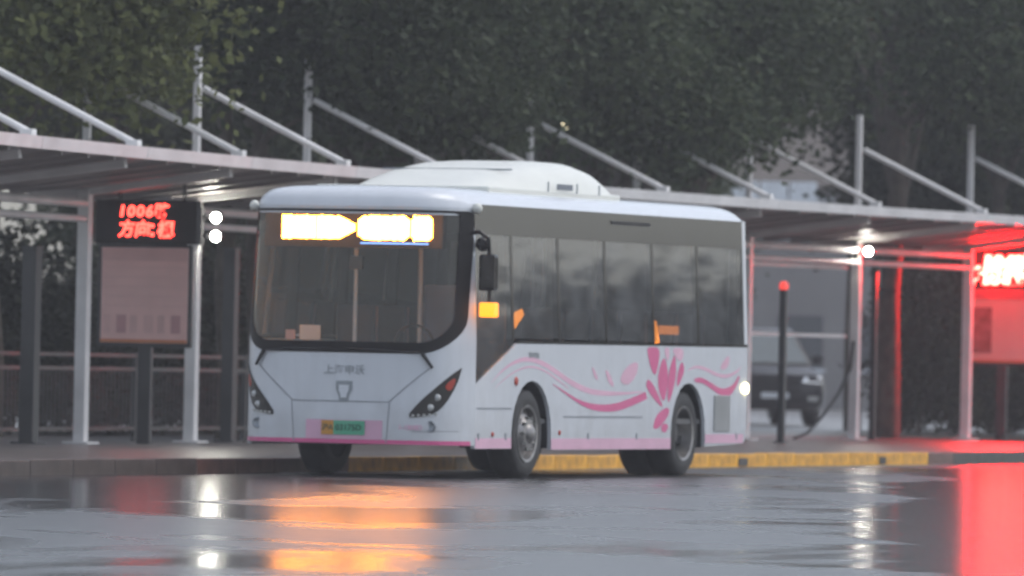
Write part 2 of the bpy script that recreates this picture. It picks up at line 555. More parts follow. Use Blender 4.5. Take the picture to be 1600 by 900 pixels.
# windscreen: black border and glass
def ring(outer, inner, off, name, material, parent):
    n = len(outer); mid = 4; b = MB(); vs = []
    for k in range(mid + 1):
        for (a, c), (d, e) in zip(outer, inner):
            x = a + (d - a) * k / mid; z = c + (e - c) * k / mid
            vs.append(front_pt(x, z, off))
    fs = [(k * n + i, k * n + (i + 1) % n, (k + 1) * n + (i + 1) % n, (k + 1) * n + i) for k in range(mid) for i in range(n)]
    return b.add(vs, fs).build(name, material, parent, smooth=True)
def dense(poly, step=0.05):
    out = []
    for (a, b_), (c, d) in zip(poly, poly[1:] + poly[:1]):
        m = max(1, int(math.hypot(c - a, d - b_) / step))
        out += [(a + (c - a) * i / m, b_ + (d - b_) * i / m) for i in range(m)]
    return out
outer = rounded(-1.155, 1.155, 1.225, 2.64, 0.36, 0.05)
inner = rounded(-1.075, 1.075, 1.335, 2.615, 0.28, 0.04)
od, idn = [], []
for q in range(len(outer)):
    a, c = outer[q], outer[(q + 1) % len(outer)]; d, e = inner[q], inner[(q + 1) % len(inner)]
    m = max(1, int(math.hypot(c[0] - a[0], c[1] - a[1]) / 0.06))
    for i in range(m):
        od.append((a[0] + (c[0] - a[0]) * i / m, a[1] + (c[1] - a[1]) * i / m))
        idn.append((d[0] + (e[0] - d[0]) * i / m, d[1] + (e[1] - d[1]) * i / m))
ws = ring(od, [(x * 0.93, 1.95 + (z - 1.95) * 0.95) for x, z in idn], -0.004, 'windscreen', M['windscreen'], bus)
# glass continues to the middle as concentric rings
b = MB(); vs = []; n = len(idn); K = 12
for k in range(K + 1):
    s = 0.93 * (1 - k / K) + 0.001
    for x, z in idn:
        vs.append(front_pt(x * s, 1.95 + (z - 1.95) * (0.95 * (1 - k / K) + 0.001), -0.004))
fs = [(k * n + i, k * n + (i + 1) % n, (k + 1) * n + (i + 1) % n, (k + 1) * n + i) for k in range(K) for i in range(n)]
b.add(vs, fs)
me_old = ws.data
gl = b.mesh('windscreen', M['windscreen'], smooth=True)
bm = bmesh.new(); bm.from_mesh(me_old); bm.from_mesh(gl); bm.to_mesh(me_old); bm.free()
for q in me_old.polygons: q.use_smooth = True
ring(od, idn, 0.006, 'windscreen_border', M['frit'], ws)

# roof, lofted with a rounded front cap
sec = []
for i in range(33):
    t = math.sin(math.pi / 2 * (-1 + 2 * i / 32))
    x = 1.148 * t
    z = 2.70 + 0.165 * (1 - abs(t) ** 11) + 0.03 * (1 - t * t)
    sec.append((x, z))
rings = []
for yb, s in ((0.03, -0.2), (0.05, 0.25), (0.10, 0.55), (0.20, 0.80), (0.36, 0.95), (0.62, 1.0)):
    rings.append([Vector((x, yc(x * 1.21 / 1.148) * (1 if yb < 0.3 else (0.75 if yb < 0.5 else 0.3)) + yb, 2.70 + (z - 2.70) * s if s > 0 else 2.665)) for x, z in sec])
for yb in (1.2, 3.0, 5.0, 7.0, 7.75):
    rings.append([Vector((x, yb, z)) for x, z in sec])
rings.append([Vector((x, 7.93, 2.70 + (z - 2.70) * 0.93)) for x, z in sec])
rings.append([Vector((x, 8.0, 2.70 + (z - 2.70) * 0.72)) for x, z in sec])
rings.append([Vector((x, 8.03, 2.70 + (z - 2.70) * 0.3)) for x, z in sec])
MB().loft(rings, closed=False, caps=False).build('roof', M['white_paint'], bus, smooth=True)

# side panels with wheel arches
def arch(c, r0, n=12):
    return [(c + r0 * math.cos(a), 0.45 + (0.53 if True else 0) * math.sin(a)) for a in [math.pi * i / n for i in range(n + 1)]][::-1]
FW, RW, WR = 1.57, 6.20, 0.45
def side_outline(street):
    p = [(0.0, 0.30), (FW - 0.56, 0.30)]
    p += [(FW - 0.56, 0.45)] + arch(FW, 0.56)[1:-1] + [(FW + 0.56, 0.45), (FW + 0.56, 0.285)]
    p += [(RW - 0.53, 0.285), (RW - 0.53, 0.45)] + arch(RW, 0.53)[1:-1] + [(RW + 0.53, 0.45), (RW + 0.53, 0.31)]
    p += [(7.95, 0.34), (LEN, 0.42), (LEN, 1.375)]
    p += [(1.13, 1.35), (0.0, 0.94)] if street else [(0.0, 1.35)]
    return p
for s in (1, -1):
    poly = side_outline(s > 0)
    n = len(poly)
    MB().add([(1.21 * s, y, z) for y, z in poly] + [(1.17 * s, y, z) for y, z in poly],
             [tuple(range(n)), tuple(range(n, 2 * n))] + [(i, (i + 1) % n, n + (i + 1) % n, n + i) for i in range(n)]).build('side_panel', M['white_paint'], bus)
    def SP(y, z, off=0.0):
        return Vector((s * (hw(z) + off), y, z))
    # glazing: separate panes with dark pillars
    cuts = [0.03, 1.02, 2.335, 3.69, 5.11, 6.49, 7.93]
    for a, c in zip(cuts, cuts[1:]):
        z0 = 1.40
        if a < 0.5 and s > 0:
            q = [SP(a, 0.955, -0.006), SP(c, 1.325, -0.006), SP(c, 1.40, -0.006), SP(c, 2.42, -0.006), SP(a, 2.42, -0.006), SP(a, 1.4, -0.006)]
            MB().add(q, [(0, 1, 2, 5), (5, 2, 3, 4)]).build('side_window', M['side_glass'], bus, recalc=False)
        else:
            q = [SP(a + 0.03, z0, -0.006), SP(c - 0.03, z0, -0.006), SP(c - 0.03, 2.42, -0.006), SP(a + 0.03, 2.42, -0.006)]
            MB().add(q, [(0, 1, 2, 3) if s > 0 else (3, 2, 1, 0)]).build('side_window', M['side_glass'], bus, recalc=False)
        # pillar after this pane
        MB().add([SP(c - 0.035, z0 - 0.03, -0.002), SP(c + 0.035, z0 - 0.03, -0.002), SP(c + 0.035, 2.43, -0.002), SP(c - 0.035, 2.43, -0.002),
                  SP(c - 0.035, z0 - 0.03, -0.06), SP(c + 0.035, z0 - 0.03, -0.06), SP(c + 0.035, 2.43, -0.06), SP(c - 0.035, 2.43, -0.06)],
                 [(0, 1, 2, 3), (4, 5, 6, 7), (0, 4, 7, 3), (1, 5, 6, 2)]).build('window_pillar', M['black_trim'], bus)
    # dark header strip above the panes
    MB().add([SP(0.02, 2.42), SP(LEN - 0.05, 2.42), SP(LEN - 0.05, 2.715), SP(0.02, 2.715),
              SP(0.02, 2.42, -0.03), SP(LEN - 0.05, 2.42, -0.03), SP(LEN - 0.05, 2.715, -0.03), SP(0.02, 2.715, -0.03)],
             [(0, 1, 2, 3), (4, 5, 6, 7), (0, 1, 5, 4), (3, 2, 6, 7)]).build('window_header', M['black_trim'], bus)
    # white post at the rear corner
    MB().add([SP(7.93, 1.375, 0.001), SP(LEN, 1.375, 0.001), SP(LEN, 2.72, 0.001), SP(7.93, 2.72, 0.001),
              SP(7.93, 1.375, -0.04), SP(LEN, 1.375, -0.04), SP(LEN, 2.72, -0.04), SP(7.93, 2.72, -0.04)],
             [(0, 1, 2, 3), (4, 5, 6, 7), (0, 4, 7, 3), (1, 5, 6, 2)]).build('corner_post', M['white_paint'], bus)
    # sill moulding
    MB().add([SP(1.13 if s > 0 else 0.0, 1.352, 0.004), SP(LEN, 1.372, 0.004), SP(LEN, 1.40, 0.004), SP(1.13 if s > 0 else 0.0, 1.38, 0.004)], [(0, 1, 2, 3)]).build('sill_strip', M['black_trim'], bus)
    # wheel wells
    for c, r in ((FW, 0.56), (RW, 0.53)):
        b = MB()
        a = arch(c, r + 0.01)
        o_ = [(1.166 * s, y, z) for y, z in [(c - r - 0.01, 0.30)] + a + [(c + r + 0.01, 0.30)]]
        i_ = [(0.66 * s, y, z) for y, z in [(c - r - 0.01, 0.30)] + a + [(c + r + 0.01, 0.30)]]
        b.strip(o_, i_)
        b.add(i_, [tuple(range(len(i_)))])
        b.build('wheel_well', M['black_matt'], bus)
    # pink skirt band (thin vinyl)
    for y0, y1, z0, z1 in ((0.02, FW - 0.565, 0.302, 0.405), (FW + 0.565, RW - 0.535, 0.288, 0.40), (RW + 0.535, 7.94, 0.345, 0.44)):
        MB().box(min(1.2105 * s, 1.213 * s), max(1.2105 * s, 1.213 * s), y0, y1, z0, z1).build('skirt_band', M['skirt_pink'], bus)

# rear end
MB().add([(-1.21, LEN, 0.42), (1.21, LEN, 0.42), (1.21, LEN, 1.375), (hw(2.7), LEN, 2.70), (0.9, LEN - 0.01, 2.74), (-0.9, LEN - 0.01, 2.74), (-hw(2.7), LEN, 2.70), (-1.21, LEN, 1.375)],
         [tuple(range(8))]).build('rear_panel', M['white_paint'], bus)
MB().box(-0.95, 0.95, LEN, LEN + 0.012, 1.6, 2.45).build('rear_window', M['black_trim'], bus, bevel=0.004)
for s in (-1, 1):
    MB().box(s * 1.02 - 0.09, s * 1.02 + 0.09, LEN, LEN + 0.03, 0.75, 1.25).build('tail_light', M['red_lens'], bus, bevel=0.01)
# underbody
MB().box(-1.05, 1.05, 0.35, 7.9, 0.33, 0.42).build('underbody', M['black_matt'], bus)
MB().add([(-1.15, 0.0, 0.33), (-0.9, -0.44, 0.35), (-0.45, -0.52, 0.35), (0.45, -0.52, 0.35), (0.9, -0.44, 0.35), (1.15, 0.0, 0.33), (1.15, 0.5, 0.33), (-1.15, 0.5, 0.33),
          (-1.15, 0.0, 0.36), (-0.9, -0.43, 0.38), (-0.45, -0.51, 0.38), (0.45, -0.51, 0.38), (0.9, -0.43, 0.38), (1.15, 0.0, 0.36), (1.15, 0.5, 0.36), (-1.15, 0.5, 0.36)],
         [tuple(range(8)), tuple(range(8, 16))] + [(i, (i + 1) % 8, 8 + (i + 1) % 8, 8 + i) for i in range(8)]).build('front_valance', M['black_matt'], bus)
for c in (FW, RW):
    MB().tube((-0.9, c, WR), (0.9, c, WR), 0.07).build('axle', M['black_matt'], bus)

# wheels
tyre_prof = [(-0.14, 0.285), (-0.15, 0.34), (-0.142, 0.41), (-0.12, 0.44), (-0.07, WR), (0.07, WR), (0.12, 0.44), (0.142, 0.41), (0.15, 0.34), (0.14, 0.285)]
tyre_me = MB().lathe(tyre_prof, n=40).mesh('tyre', M['tyre'], smooth=True)
def wheel(x, y, s, rear):
    w = link_mesh('wheel', tyre_me, bus, (x, y, WR))
    if rear:
        prof = [(0.13, 0.292), (0.15, 0.288), (0.14, 0.262), (-0.02, 0.245), (-0.07, 0.21), (-0.075, 0.13), (0.03, 0.12), (0.05, 0.06), (0.05, 0.0)]
    else:
        prof = [(0.13, 0.292), (0.152, 0.288), (0.145, 0.262), (0.08, 0.25), (0.10, 0.21), (0.165, 0.15), (0.17, 0.10), (0.19, 0.09), (0.215, 0.055), (0.22, 0.0)]
    rm = MB().lathe(prof, n=36, sx=s).build('rim', M['rim'], w, auto=40)
    b = MB()
    for k in range(10):
        a = 2 * math.pi * k / 10
        h, r = (-0.075, 0.17) if rear else (0.145, 0.165)
        b.tube((s * h, r * math.cos(a), r * math.sin(a)), (s * (h + 0.035), r * math.cos(a), r * math.sin(a)), 0.016, n=6)
    b.build('wheel_nuts', M['chrome'], w)
    if rear:
        link_mesh('inner_tyre', tyre_me, w, (-s * 0.31, 0, 0))
for s in (1, -1):
    wheel(s * 1.02, FW, s, False)
    wheel(s * 1.02, RW, s, True)

# roof pod
rings = []
for y, z, w in ((0.95, 2.87, 0.62), (1.25, 2.93, 0.74), (1.7, 3.02, 0.84), (2.3, 3.13, 0.90), (2.9, 3.20, 0.92), (3.5, 3.23, 0.93), (4.0, 3.23, 0.93), (4.4, 3.18, 0.93), (4.62, 3.10, 0.92), (4.72, 2.98, 0.915), (4.74, 2.86, 0.91)):
    r = []
    for i in range(17):
        t = -1 + 2 * i / 16
        sx = math.copysign(min(1.0, abs(t) * 1.0) ** 0.55, t)
        zz = 2.82 + (z - 2.82) * (1 - abs(t) ** 3.2) ** 0.8
        r.append(Vector((w * sx, y, zz)))
    rings.append(r)
pod = MB().loft(rings, closed=False, caps=False).build('roof_pod', M['cream_paint'], bus, smooth=True)
MB().box(-0.7, 0.7, 2.2, 2.21, 3.10, 3.118).build('pod_joint', M['groove'], pod)
for yy in (2.62, 3.45, 4.1):
    for sx in (-1, 1):
        MB().box(sx * 0.94 - 0.006, sx * 0.94 + 0.006, yy - 0.008, yy + 0.008, 2.90, 3.0).build('pod_joint', M['groove'], pod)
for kk in range(6):
    MB().box(0.925, 0.944, 2.9 + kk * 0.075, 2.945 + kk * 0.075, 2.925, 2.985).build('pod_vent', M['groove'], pod)
MB().box(-0.93, 0.93, 0.97, 4.76, 2.80, 2.915).build('pod_base', M['cream_paint'], pod, bevel=0.02)

# decals on the street side -------------------------------------------------
def smooth_poly(p, it=2):
    for _ in range(it):
        q = []
        for a, c in zip(p, p[1:] + p[:1]):
            q += [(a[0] * 0.75 + c[0] * 0.25, a[1] * 0.75 + c[1] * 0.25), (a[0] * 0.25 + c[0] * 0.75, a[1] * 0.25 + c[1] * 0.75)]
        p = q
    return p
def smooth_line(p, it=2):
    for _ in range(it):
        q = [p[0]]
        for a, c in zip(p, p[1:]):
            q += [(a[0] * 0.75 + c[0] * 0.25, a[1] * 0.75 + c[1] * 0.25), (a[0] * 0.25 + c[0] * 0.75, a[1] * 0.25 + c[1] * 0.75)]
        p = q + [p[-1]]
    return p
def decal(name, poly, m, off=0.002):
    bm = bmesh.new()
    f = bm.faces.new([bm.verts.new((1.21 + off, y, z)) for y, z in poly])
    bmesh.ops.triangulate(bm, faces=[f])
    bmesh.ops.recalc_face_normals(bm, faces=bm.faces)
    me = bpy.data.meshes.new(name); bm.to_mesh(me); bm.free(); me.materials.append(m)
    return link_mesh(name, me, bus)
def ribbon(name, top, bot, m, off=0.002):
    t, b_ = smooth_line(top), smooth_line(bot)
    MB().strip([(1.21 + off, y, z) for y, z in t], [(1.21 + off, y, z) for y, z in b_]).build(name, m, bus)
def band(name, line, wid, m, off=0.0015):
    n = len(line)
    ribbon(name, [(y, z + w / 2) for (y, z), w in zip(line, wid)], [(y, z - w / 2) for (y, z), w in zip(line, wid)], m, off)
band('pale_ribbon', [(0.426, 0.953), (0.663, 1.059), (0.998, 1.157), (1.389, 1.204), (1.788, 1.172), (2.194, 1.086), (2.707, 0.955), (3.222, 0.876), (3.739, 0.86), (4.261, 0.862), (4.788, 0.883)],
     [0.005, 0.02, 0.035, 0.05, 0.05, 0.055, 0.06, 0.06, 0.05, 0.03, 0.01], M['pale_pink'])
band('pale_ribbon', [(0.52, 0.90), (0.80, 1.0), (1.1, 1.08), (1.5, 1.13), (1.9, 1.09), (2.3, 0.99), (2.6, 0.91)], [0.004, 0.012, 0.015, 0.02, 0.02, 0.02, 0.01], M['pale_pink'])
ribbon('pink_ribbon', [(2.151, 0.952), (2.509, 0.874), (2.92, 0.786), (3.436, 0.742), (3.954, 0.753), (4.474, 0.818), (4.867, 0.883)],
       [(2.151, 0.945), (2.60, 0.83), (3.0, 0.73), (3.45, 0.675), (4.0, 0.674), (4.479, 0.736), (4.925, 0.81)], M['pink'], 0.003)
ribbon('pink_ribbon', [(6.342, 1.024), (6.561, 1.048), (6.84, 0.997), (7.177, 0.924), (7.4, 0.93), (7.622, 0.978), (7.757, 1.073)],
       [(6.411, 0.987), (6.62, 0.983), (6.9, 0.923), (7.182, 0.851), (7.49, 0.842), (7.68, 0.941), (7.786, 1.045)], M['pink'], 0.003)
band('pale_ribbon', [(6.146, 1.11), (6.389, 1.158), (6.721, 1.132), (7.057, 1.069), (7.393, 1.052), (7.726, 1.11), (7.835, 1.168)], [0.01, 0.03, 0.04, 0.04, 0.04, 0.03, 0.01], M['pale_pink'])
NP = 0
for nm, mm, p in (
        ('petal', 'pale_pink', [(3.258, 1.137), (3.363, 1.093), (3.472, 0.994), (3.342, 1.021)]),
        ('petal', 'pale_pink', [(3.646, 1.113), (3.805, 1.059), (3.944, 0.924), (3.759, 0.969)]),
        ('petal', 'pale_pink', [(4.61, 1.192), (4.591, 1.073), (4.412, 0.972), (4.203, 0.962), (4.12, 1.025), (4.297, 1.135)]),
        ('lotus_petal', 'pink', [(4.918, 1.348), (5.238, 1.348), (5.236, 1.224), (5.149, 1.067), (5.027, 1.149), (4.951, 1.258)]),
        ('lotus_petal', 'pink', [(5.409, 1.227), (5.523, 1.097), (5.521, 0.95), (5.432, 0.801), (5.293, 0.912), (5.257, 1.059)]),
        ('lotus_petal', 'pink', [(5.731, 1.257), (5.779, 1.062), (5.686, 0.895), (5.568, 0.786), (5.558, 0.968), (5.603, 1.116)]),
        ('lotus_petal', 'pink', [(5.951, 1.194), (6.036, 1.119), (5.96, 1.026), (5.829, 0.94), (5.848, 1.081)]),
        ('lotus_petal', 'pink', [(4.984, 1.0), (5.159, 0.911), (5.392, 0.736), (5.22, 0.783), (5.001, 0.874), (4.907, 0.947)]),
        ('lotus_petal', 'pink', [(5.493, 0.711), (5.60, 0.665), (5.343, 0.527), (5.146, 0.507), (5.229, 0.637)]),
        ('lotus_petal', 'pink', [(5.449, 0.555), (5.59, 0.527), (5.481, 0.455), (5.361, 0.499)]),
        ('lotus_petal', 'pale_pink', [(5.427, 1.347), (5.572, 1.347), (5.542, 1.206), (5.458, 1.26)]),
        ('lotus_petal', 'pale_pink', [(5.669, 1.347), (5.994, 1.347), (5.948, 1.209), (5.794, 1.245)]),
        ('petal', 'pale_pink', [(7.435, 1.278), (7.441, 1.184), (7.304, 1.127), (7.164, 1.144), (7.271, 1.22)])):
    cy = sum(q[0] for q in p) / len(p); cz = sum(q[1] for q in p) / len(p)
    g_ = 1.22 if nm == 'lotus_petal' else 1.12
    p = smooth_poly([(cy + (q[0] - cy) * g_, cz + (q[1] - cz) * (g_ if q[1] < 1.30 else 1.0)) for q in p])
    decal(nm, [(q[0], min(q[1], 1.348)) for q in p], M[mm], 0.002 + 0.0003 * NP)
    NP = (NP + 1) % 4
MB().box(1.2105, 1.222, 6.985, 7.487, 0.471, 0.855).build('vent', M['grille'], bus, bevel=0.004)
for k in range(11):
    MB().box(1.222, 1.228, 7.0, 7.47, 0.49 + k * 0.033, 0.505 + k * 0.033).build('vent_slat', M['grille'], bus)
for y0, y1, z in ((0.056, 1.0, 0.70), (2.474, 4.803, 0.62)):
    MB().box(1.2105, 1.2135, y0, y1, z - 0.008, z + 0.008).build('panel_joint', M['groove'], bus)
for y in (0.10, 0.85, 3.2, 4.63, 7.72):
    MB().box(1.2105, 1.2155, y - 0.02, y + 0.02, 0.385, 0.455).build('jack_cover', M['groove'], bus)
for y, z, r in ((1.107, 0.973, 0.045), (0.48, 0.442, 0.025), (2.356, 0.458, 0.025)):
    MB().lathe([(0.0, r), (0.01, r), (0.018, r * 0.6), (0.02, 0.0)], c=(1.2105, y, z), n=14).build('side_reflector', M['red_lens'], bus)
o = link_mesh('side_badge', text_mesh('SWB6', 0.075, M['badge_grey'], 0.004), bus, (1.2135, 1.60, 1.235))
o.rotation_euler = (math.pi / 2, 0, math.pi / 2); o.scale = (1.6, 1, 1)
MB().lathe([(0.0, 0.06), (0.025, 0.055), (0.04, 0.0)], c=(1.215, 7.96, 0.93), n=14).build('marker_lamp', M['warm_marker'], bus)
# header lettering plate and clearance lamps
MB().box(1.158, 1.163, 3.9, 5.05, 2.60, 2.635).build('header_vent', M['black_matt'], bus)
for s in (1, -1):
    MB().lathe([(-0.045, 0.0), (-0.04, 0.04), (0.0, 0.055), (0.04, 0.04), (0.045, 0.0)], axis='y', c=(s * 1.19, 0.0, 2.67), n=14).build('clearance_lamp', M['cream_paint'], bus, smooth=True)

# front details --------------------------------------------------------------
def patch(name, poly, m, off, parent, sm=1):
    poly = dense(smooth_poly(poly, sm), 0.04)
    cx = sum(p[0] for p in poly) / len(poly); cz = sum(p[1] for p in poly) / len(poly)
    n = len(poly); vs = []; K = 5
    for k in range(K + 1):
        s = 1 - k / K * 0.999
        vs += [front_pt(cx + (x - cx) * s, cz + (z - cz) * s, off) for x, z in poly]
    fs = [(k * n + i, k * n + (i + 1) % n, (k + 1) * n + (i + 1) % n, (k + 1) * n + i) for k in range(K) for i in range(n)]
    # rim down to the panel so the piece has depth
    e = len(vs)
    vs += [front_pt(x, z, -0.004) for x, z in poly]
    fs += [(i, (i + 1) % n, e + (i + 1) % n, e + i) for i in range(n)]
    return MB().add(vs, fs).build(name, m, parent, auto=35)
HL = [(1.13, 1.085), (1.105, 0.93), (1.03, 0.73), (0.94, 0.632), (0.82, 0.605), (0.69, 0.597), (0.815, 0.755), (0.97, 0.91)]
for s in (1, -1):
    h = patch('headlight', [(1.135 * s, 1.10)] + [(x * s, z) for x, z in HL], M['black_trim'], 0.010, bus, 1)
    for x, z, r in ((0.965, 0.80, 0.034), (0.91, 0.70, 0.034)):
        p0 = front_pt(x * s, z, 0.008)
        MB().lathe([(0.02, r), (-0.006, r), (-0.012, r * 0.8), (-0.016, 0.0)], axis='y', c=p0 - Vector((0, 0.0, 0)), n=16).build('lamp_unit', M['lens'], h, smooth=True)
    for k in range(5):
        p0 = front_pt((0.76 + 0.05 * k) * s, 0.618 + 0.004 * k, 0.012)
        MB().box(p0.x - 0.012, p0.x + 0.012, p0.y - 0.012, p0.y + 0.005, p0.z - 0.01, p0.z + 0.012).build('daytime_lamp', M['lens'], h)
    patch('indicator_lens', [(1.095 * s, 1.0), (1.085 * s, 0.92), (1.055 * s, 0.86), (1.02 * s, 0.90), (1.05 * s, 0.96)], M['red_lens'], 0.014, h)
    p0 = front_pt(0.92 * s, 0.515, 0.002)
    fg = MB().lathe([(0.0, 0.058), (-0.012, 0.055), (-0.016, 0.043), (-0.006, 0.04), (-0.01, 0.0)], axis='y', c=p0, n=20).build('fog_light', M['badge_grey'], bus, smooth=True)
    # wiper arm
    a = front_pt(0.83 * s, 1.235, 0.03); c = front_pt(0.92 * s, 1.09, 0.035)
    MB().tube(a, c, 0.022, 0.016, 6).build('wiper', M['black_trim'], bus)
    MB().tube(front_pt(0.80 * s, 1.235, 0.03), front_pt(0.06 * s, 1.268, 0.03), 0.011, 0.008, 6).build('wiper', M['black_trim'], bus)
def groove(pts, w=0.009):
    d = []
    for (a, b_), (c, e) in zip(pts, pts[1:]):
        m = max(1, int(math.hypot(c - a, e - b_) / 0.05))
        d += [(a + (c - a) * i / m, b_ + (e - b_) * i / m) for i in range(m)]
    d.append(pts[-1])
    A, Bq = [], []
    for i, (x, z) in enumerate(d):
        q = d[min(i + 1, len(d) - 1)]; r = d[max(i - 1, 0)]
        t = Vector((q[0] - r[0], q[1] - r[1])).normalized()
        A.append(front_pt(x - t.y * w / 2, z + t.x * w / 2, 0.003)); Bq.append(front_pt(x + t.y * w / 2, z - t.x * w / 2, 0.003))
    MB().strip(A, Bq).build('panel_joint', M['groove'], bus)
groove([(-0.92, 1.10), (-0.51, 0.745), (0.51, 0.745), (0.92, 1.10)], 0.011)
groove([(0.52, 0.74), (0.49, 0.34)])
groove([(-0.52, 0.74), (-0.49, 0.34)])
groove([(0.75, 0.46), (1.12, 0.47)], 0.006)
def front_rect(name, x0, x1, z0, z1, m, off, parent=bus):
    n = max(2, int((x1 - x0) / 0.05)); xs_ = [x0 + (x1 - x0) * i / n for i in range(n + 1)]
    A = [front_pt(x, z0, off) for x in xs_]; Bq = [front_pt(x, z1, off) for x in xs_]
    return MB().strip(A, Bq).build(name, m, parent)
front_rect('pink_strip', -1.19, 1.19, 0.331, 0.372, M['pink'], 0.002)
front_rect('plate_surround', -0.36, 0.45, 0.375, 0.562, M['skirt_pink'], 0.004)
plate = front_rect('licence_plate', -0.19, 0.27, 0.415, 0.555, M['plate_green'], 0.014)
front_rect('plate_region_panel', -0.19, -0.06, 0.415, 0.555, M['plate_yellow'], 0.017, plate)
def front_text(s_, x, z, size, m, off, parent=bus, bold=0.0, sx=1.0):
    o = link_mesh('lettering', text_mesh(s_, size, m, bold), parent, front_pt(x, z, off))
    o.rotation_euler = (math.pi / 2, 0, 0); o.scale = (sx, 1, 1)
    return o
front_text('沪A', -0.125, 0.485, 0.075, M['plate_ink'], 0.021, plate, 0.001)
front_text('03175D', 0.10, 0.485, 0.085, M['plate_ink'], 0.021, plate, 0.001)
front_text('上海申沃', 0.04, 1.05, 0.10, M['badge_grey'], 0.006, bus, 0.0015, 1.1)
front_text('W1-1808D', 0.70, 0.498, 0.065, M['pale_pink'], 0.012, bus, 0.002, 1.1)
# shield badge
sh = [(-0.085, 0.945), (0.085, 0.945), (0.085, 0.86), (0.055, 0.80), (0.045, 0.74), (-0.045, 0.74), (-0.055, 0.80), (-0.085, 0.86)]
bd = patch('shield_badge', [(x + 0.04, z) for x, z in sh], M['badge_grey'], 0.008, bus, 0)
patch('badge_face', [(x * 0.62 + 0.04, 0.845 + (z - 0.845) * 0.62) for x, z in sh], M['white_paint'], 0.013, bd, 0)

# destination display behind the windscreen: blocks of lit amber cells
ds = MB().box(-0.95, 0.95, -0.30, -0.20, 2.26, 2.63).build('destination_display', M['cabinet_black'], bus, bevel=0.01)
rnd = random.Random(3)
def led_glyphs(x0, x1, z0, z1, taper=None):
    b = MB(); cols = int((x1 - x0) / 0.021)
    for i in range(cols):
        x = x0 + (i + 0.5) * (x1 - x0) / cols
        t = (x - x0) / (x1 - x0)
        k = 1.0
        if taper == 'R' and t > 0.6: k = 1 - 0.75 * (t - 0.6) / 0.4
        if taper == 'LR' and t < 0.12: k = 0.6 + 0.4 * t / 0.12
        if taper == 'LR' and t > 0.9: k = 1 - 0.35 * (t - 0.9) / 0.1
        zc = (z0 + z1) / 2; h = (z1 - z0) / 2 * k * (1 - 0.10 * rnd.random())
        b.box(x - 0.0085, x + 0.0085, -0.314, -0.302, zc - h, zc + h * (1 - 0.06 * rnd.random()))
    return b
led_glyphs(-0.76, -0.40, 2.34, 2.585).build('lit_character', M['led_amber'], ds)
led_glyphs(-0.39, 0.02, 2.34, 2.585, 'R').build('lit_character', M['led_amber'], ds)
led_glyphs(0.05, 0.60, 2.335, 2.59, 'LR').build('lit_character', M['led_amber'], ds)
led_glyphs(0.615, 0.84, 2.335, 2.59, 'LR').build('lit_character', M['led_amber'], ds)
MB().box(0.08, 0.80, -0.313, -0.303, 2.302, 2.316).build('blue_fringe', M['blue_fringe_glow'], ds)  # added glowing line copying the blue fringe under the lit cells

# mirror on the driver's side
mr = MB().box(1.235, 1.41, -0.06, 0.06, 1.86, 2.22).build('mirror', M['black_trim'], bus, bevel=0.03)
MB().path([(1.13, -0.02, 2.42), (1.26, -0.10, 2.44), (1.33, -0.05, 2.38), (1.33, 0.0, 2.20)], 0.022).build('mirror_arm', M['black_trim'], mr)
MB().lathe([(-0.07, 0.0), (-0.06, 0.06), (0.0, 0.075), (0.05, 0.05), (0.07, 0.0)], axis='y', c=(1.24, 0.05, 2.32), n=14).build('spot_mirror', M['black_trim'], mr, smooth=True)
MB().box(1.245, 1.41, -0.05, 0.08, 1.60, 1.745).build('amber_glint_block', M['amber_glow'], mr, bevel=0.02)  # glowing block standing in for an amber reflection on the driver's window
MB().tube((1.33, 0.02, 1.75), (1.33, 0.02, 1.87), 0.02).build('mirror_bracket', M['black_trim'], mr)
# glowing shapes standing in for amber glints on the side windows
MB().add([(1.165, 1.05, 1.52), (1.165, 1.18, 1.50), (1.165, 1.42, 1.64), (1.165, 1.36, 1.70), (1.165, 1.14, 1.66)], [(0, 1, 2, 3, 4)]).build('amber_glint', M['amber_glow'], bus)
am = MB().box(1.13, 1.16, 5.42, 6.0, 1.485, 1.575).build('amber_glint', M['amber_dim'], bus, bevel=0.01)
MB().tube((1.17, 5.27, 1.40), (1.17, 5.21, 1.62), 0.035, 0.02).build('amber_glint_bar', M['amber_glow'], am)

# inside
MB().box(-1.15, 1.15, 0.0, 7.9, 0.55, 0.60).build('floor', M['floor_in'], bus)
MB().add([(-1.1, 0.05, 0.6), (1.1, 0.05, 0.6), (1.1, 0.05, 1.28), (-1.1, 0.05, 1.28), (-0.95, -0.33, 1.27), (0.95, -0.33, 1.27), (0.95, -0.33, 0.8), (-0.95, -0.33, 0.8)],
         [(0, 1, 2, 3), (3, 2, 5, 4), (4, 5, 6, 7)]).build('dashboard', M['floor_in'], bus)
MB().box(-0.53, -0.31, -0.36, -0.35, 1.345, 1.49).build('route_card', M['paper'], bus)
MB().box(-0.68, -0.58, -0.36, -0.35, 1.345, 1.44).build('route_card', M['board_print'], bus)
MB().box(-0.12, 0.02, -0.10, -0.05, 2.05, 2.18).build('inside_mirror', M['black_trim'], bus)
MB().add([Vector((x, y, z)) for y in (0.2, 7.9) for x, z in ((-1.12, 2.5), (-0.8, 2.66), (0.8, 2.66), (1.12, 2.5))], [(0, 1, 5, 4), (1, 2, 6, 5), (2, 3, 7, 6)]).build('ceiling_lining', M['inside'], bus)
MB().box(-1.12, 1.12, 7.6, 7.64, 0.6, 2.6).build('rear_bulkhead', M['inside'], bus)
seat_me = MB().box(-0.21, 0.21, -0.21, 0.21, 0.40, 0.48).box(-0.21, 0.21, 0.17, 0.25, 0.48, 1.12).mesh('seat', M['seat'], bevel=0.03)
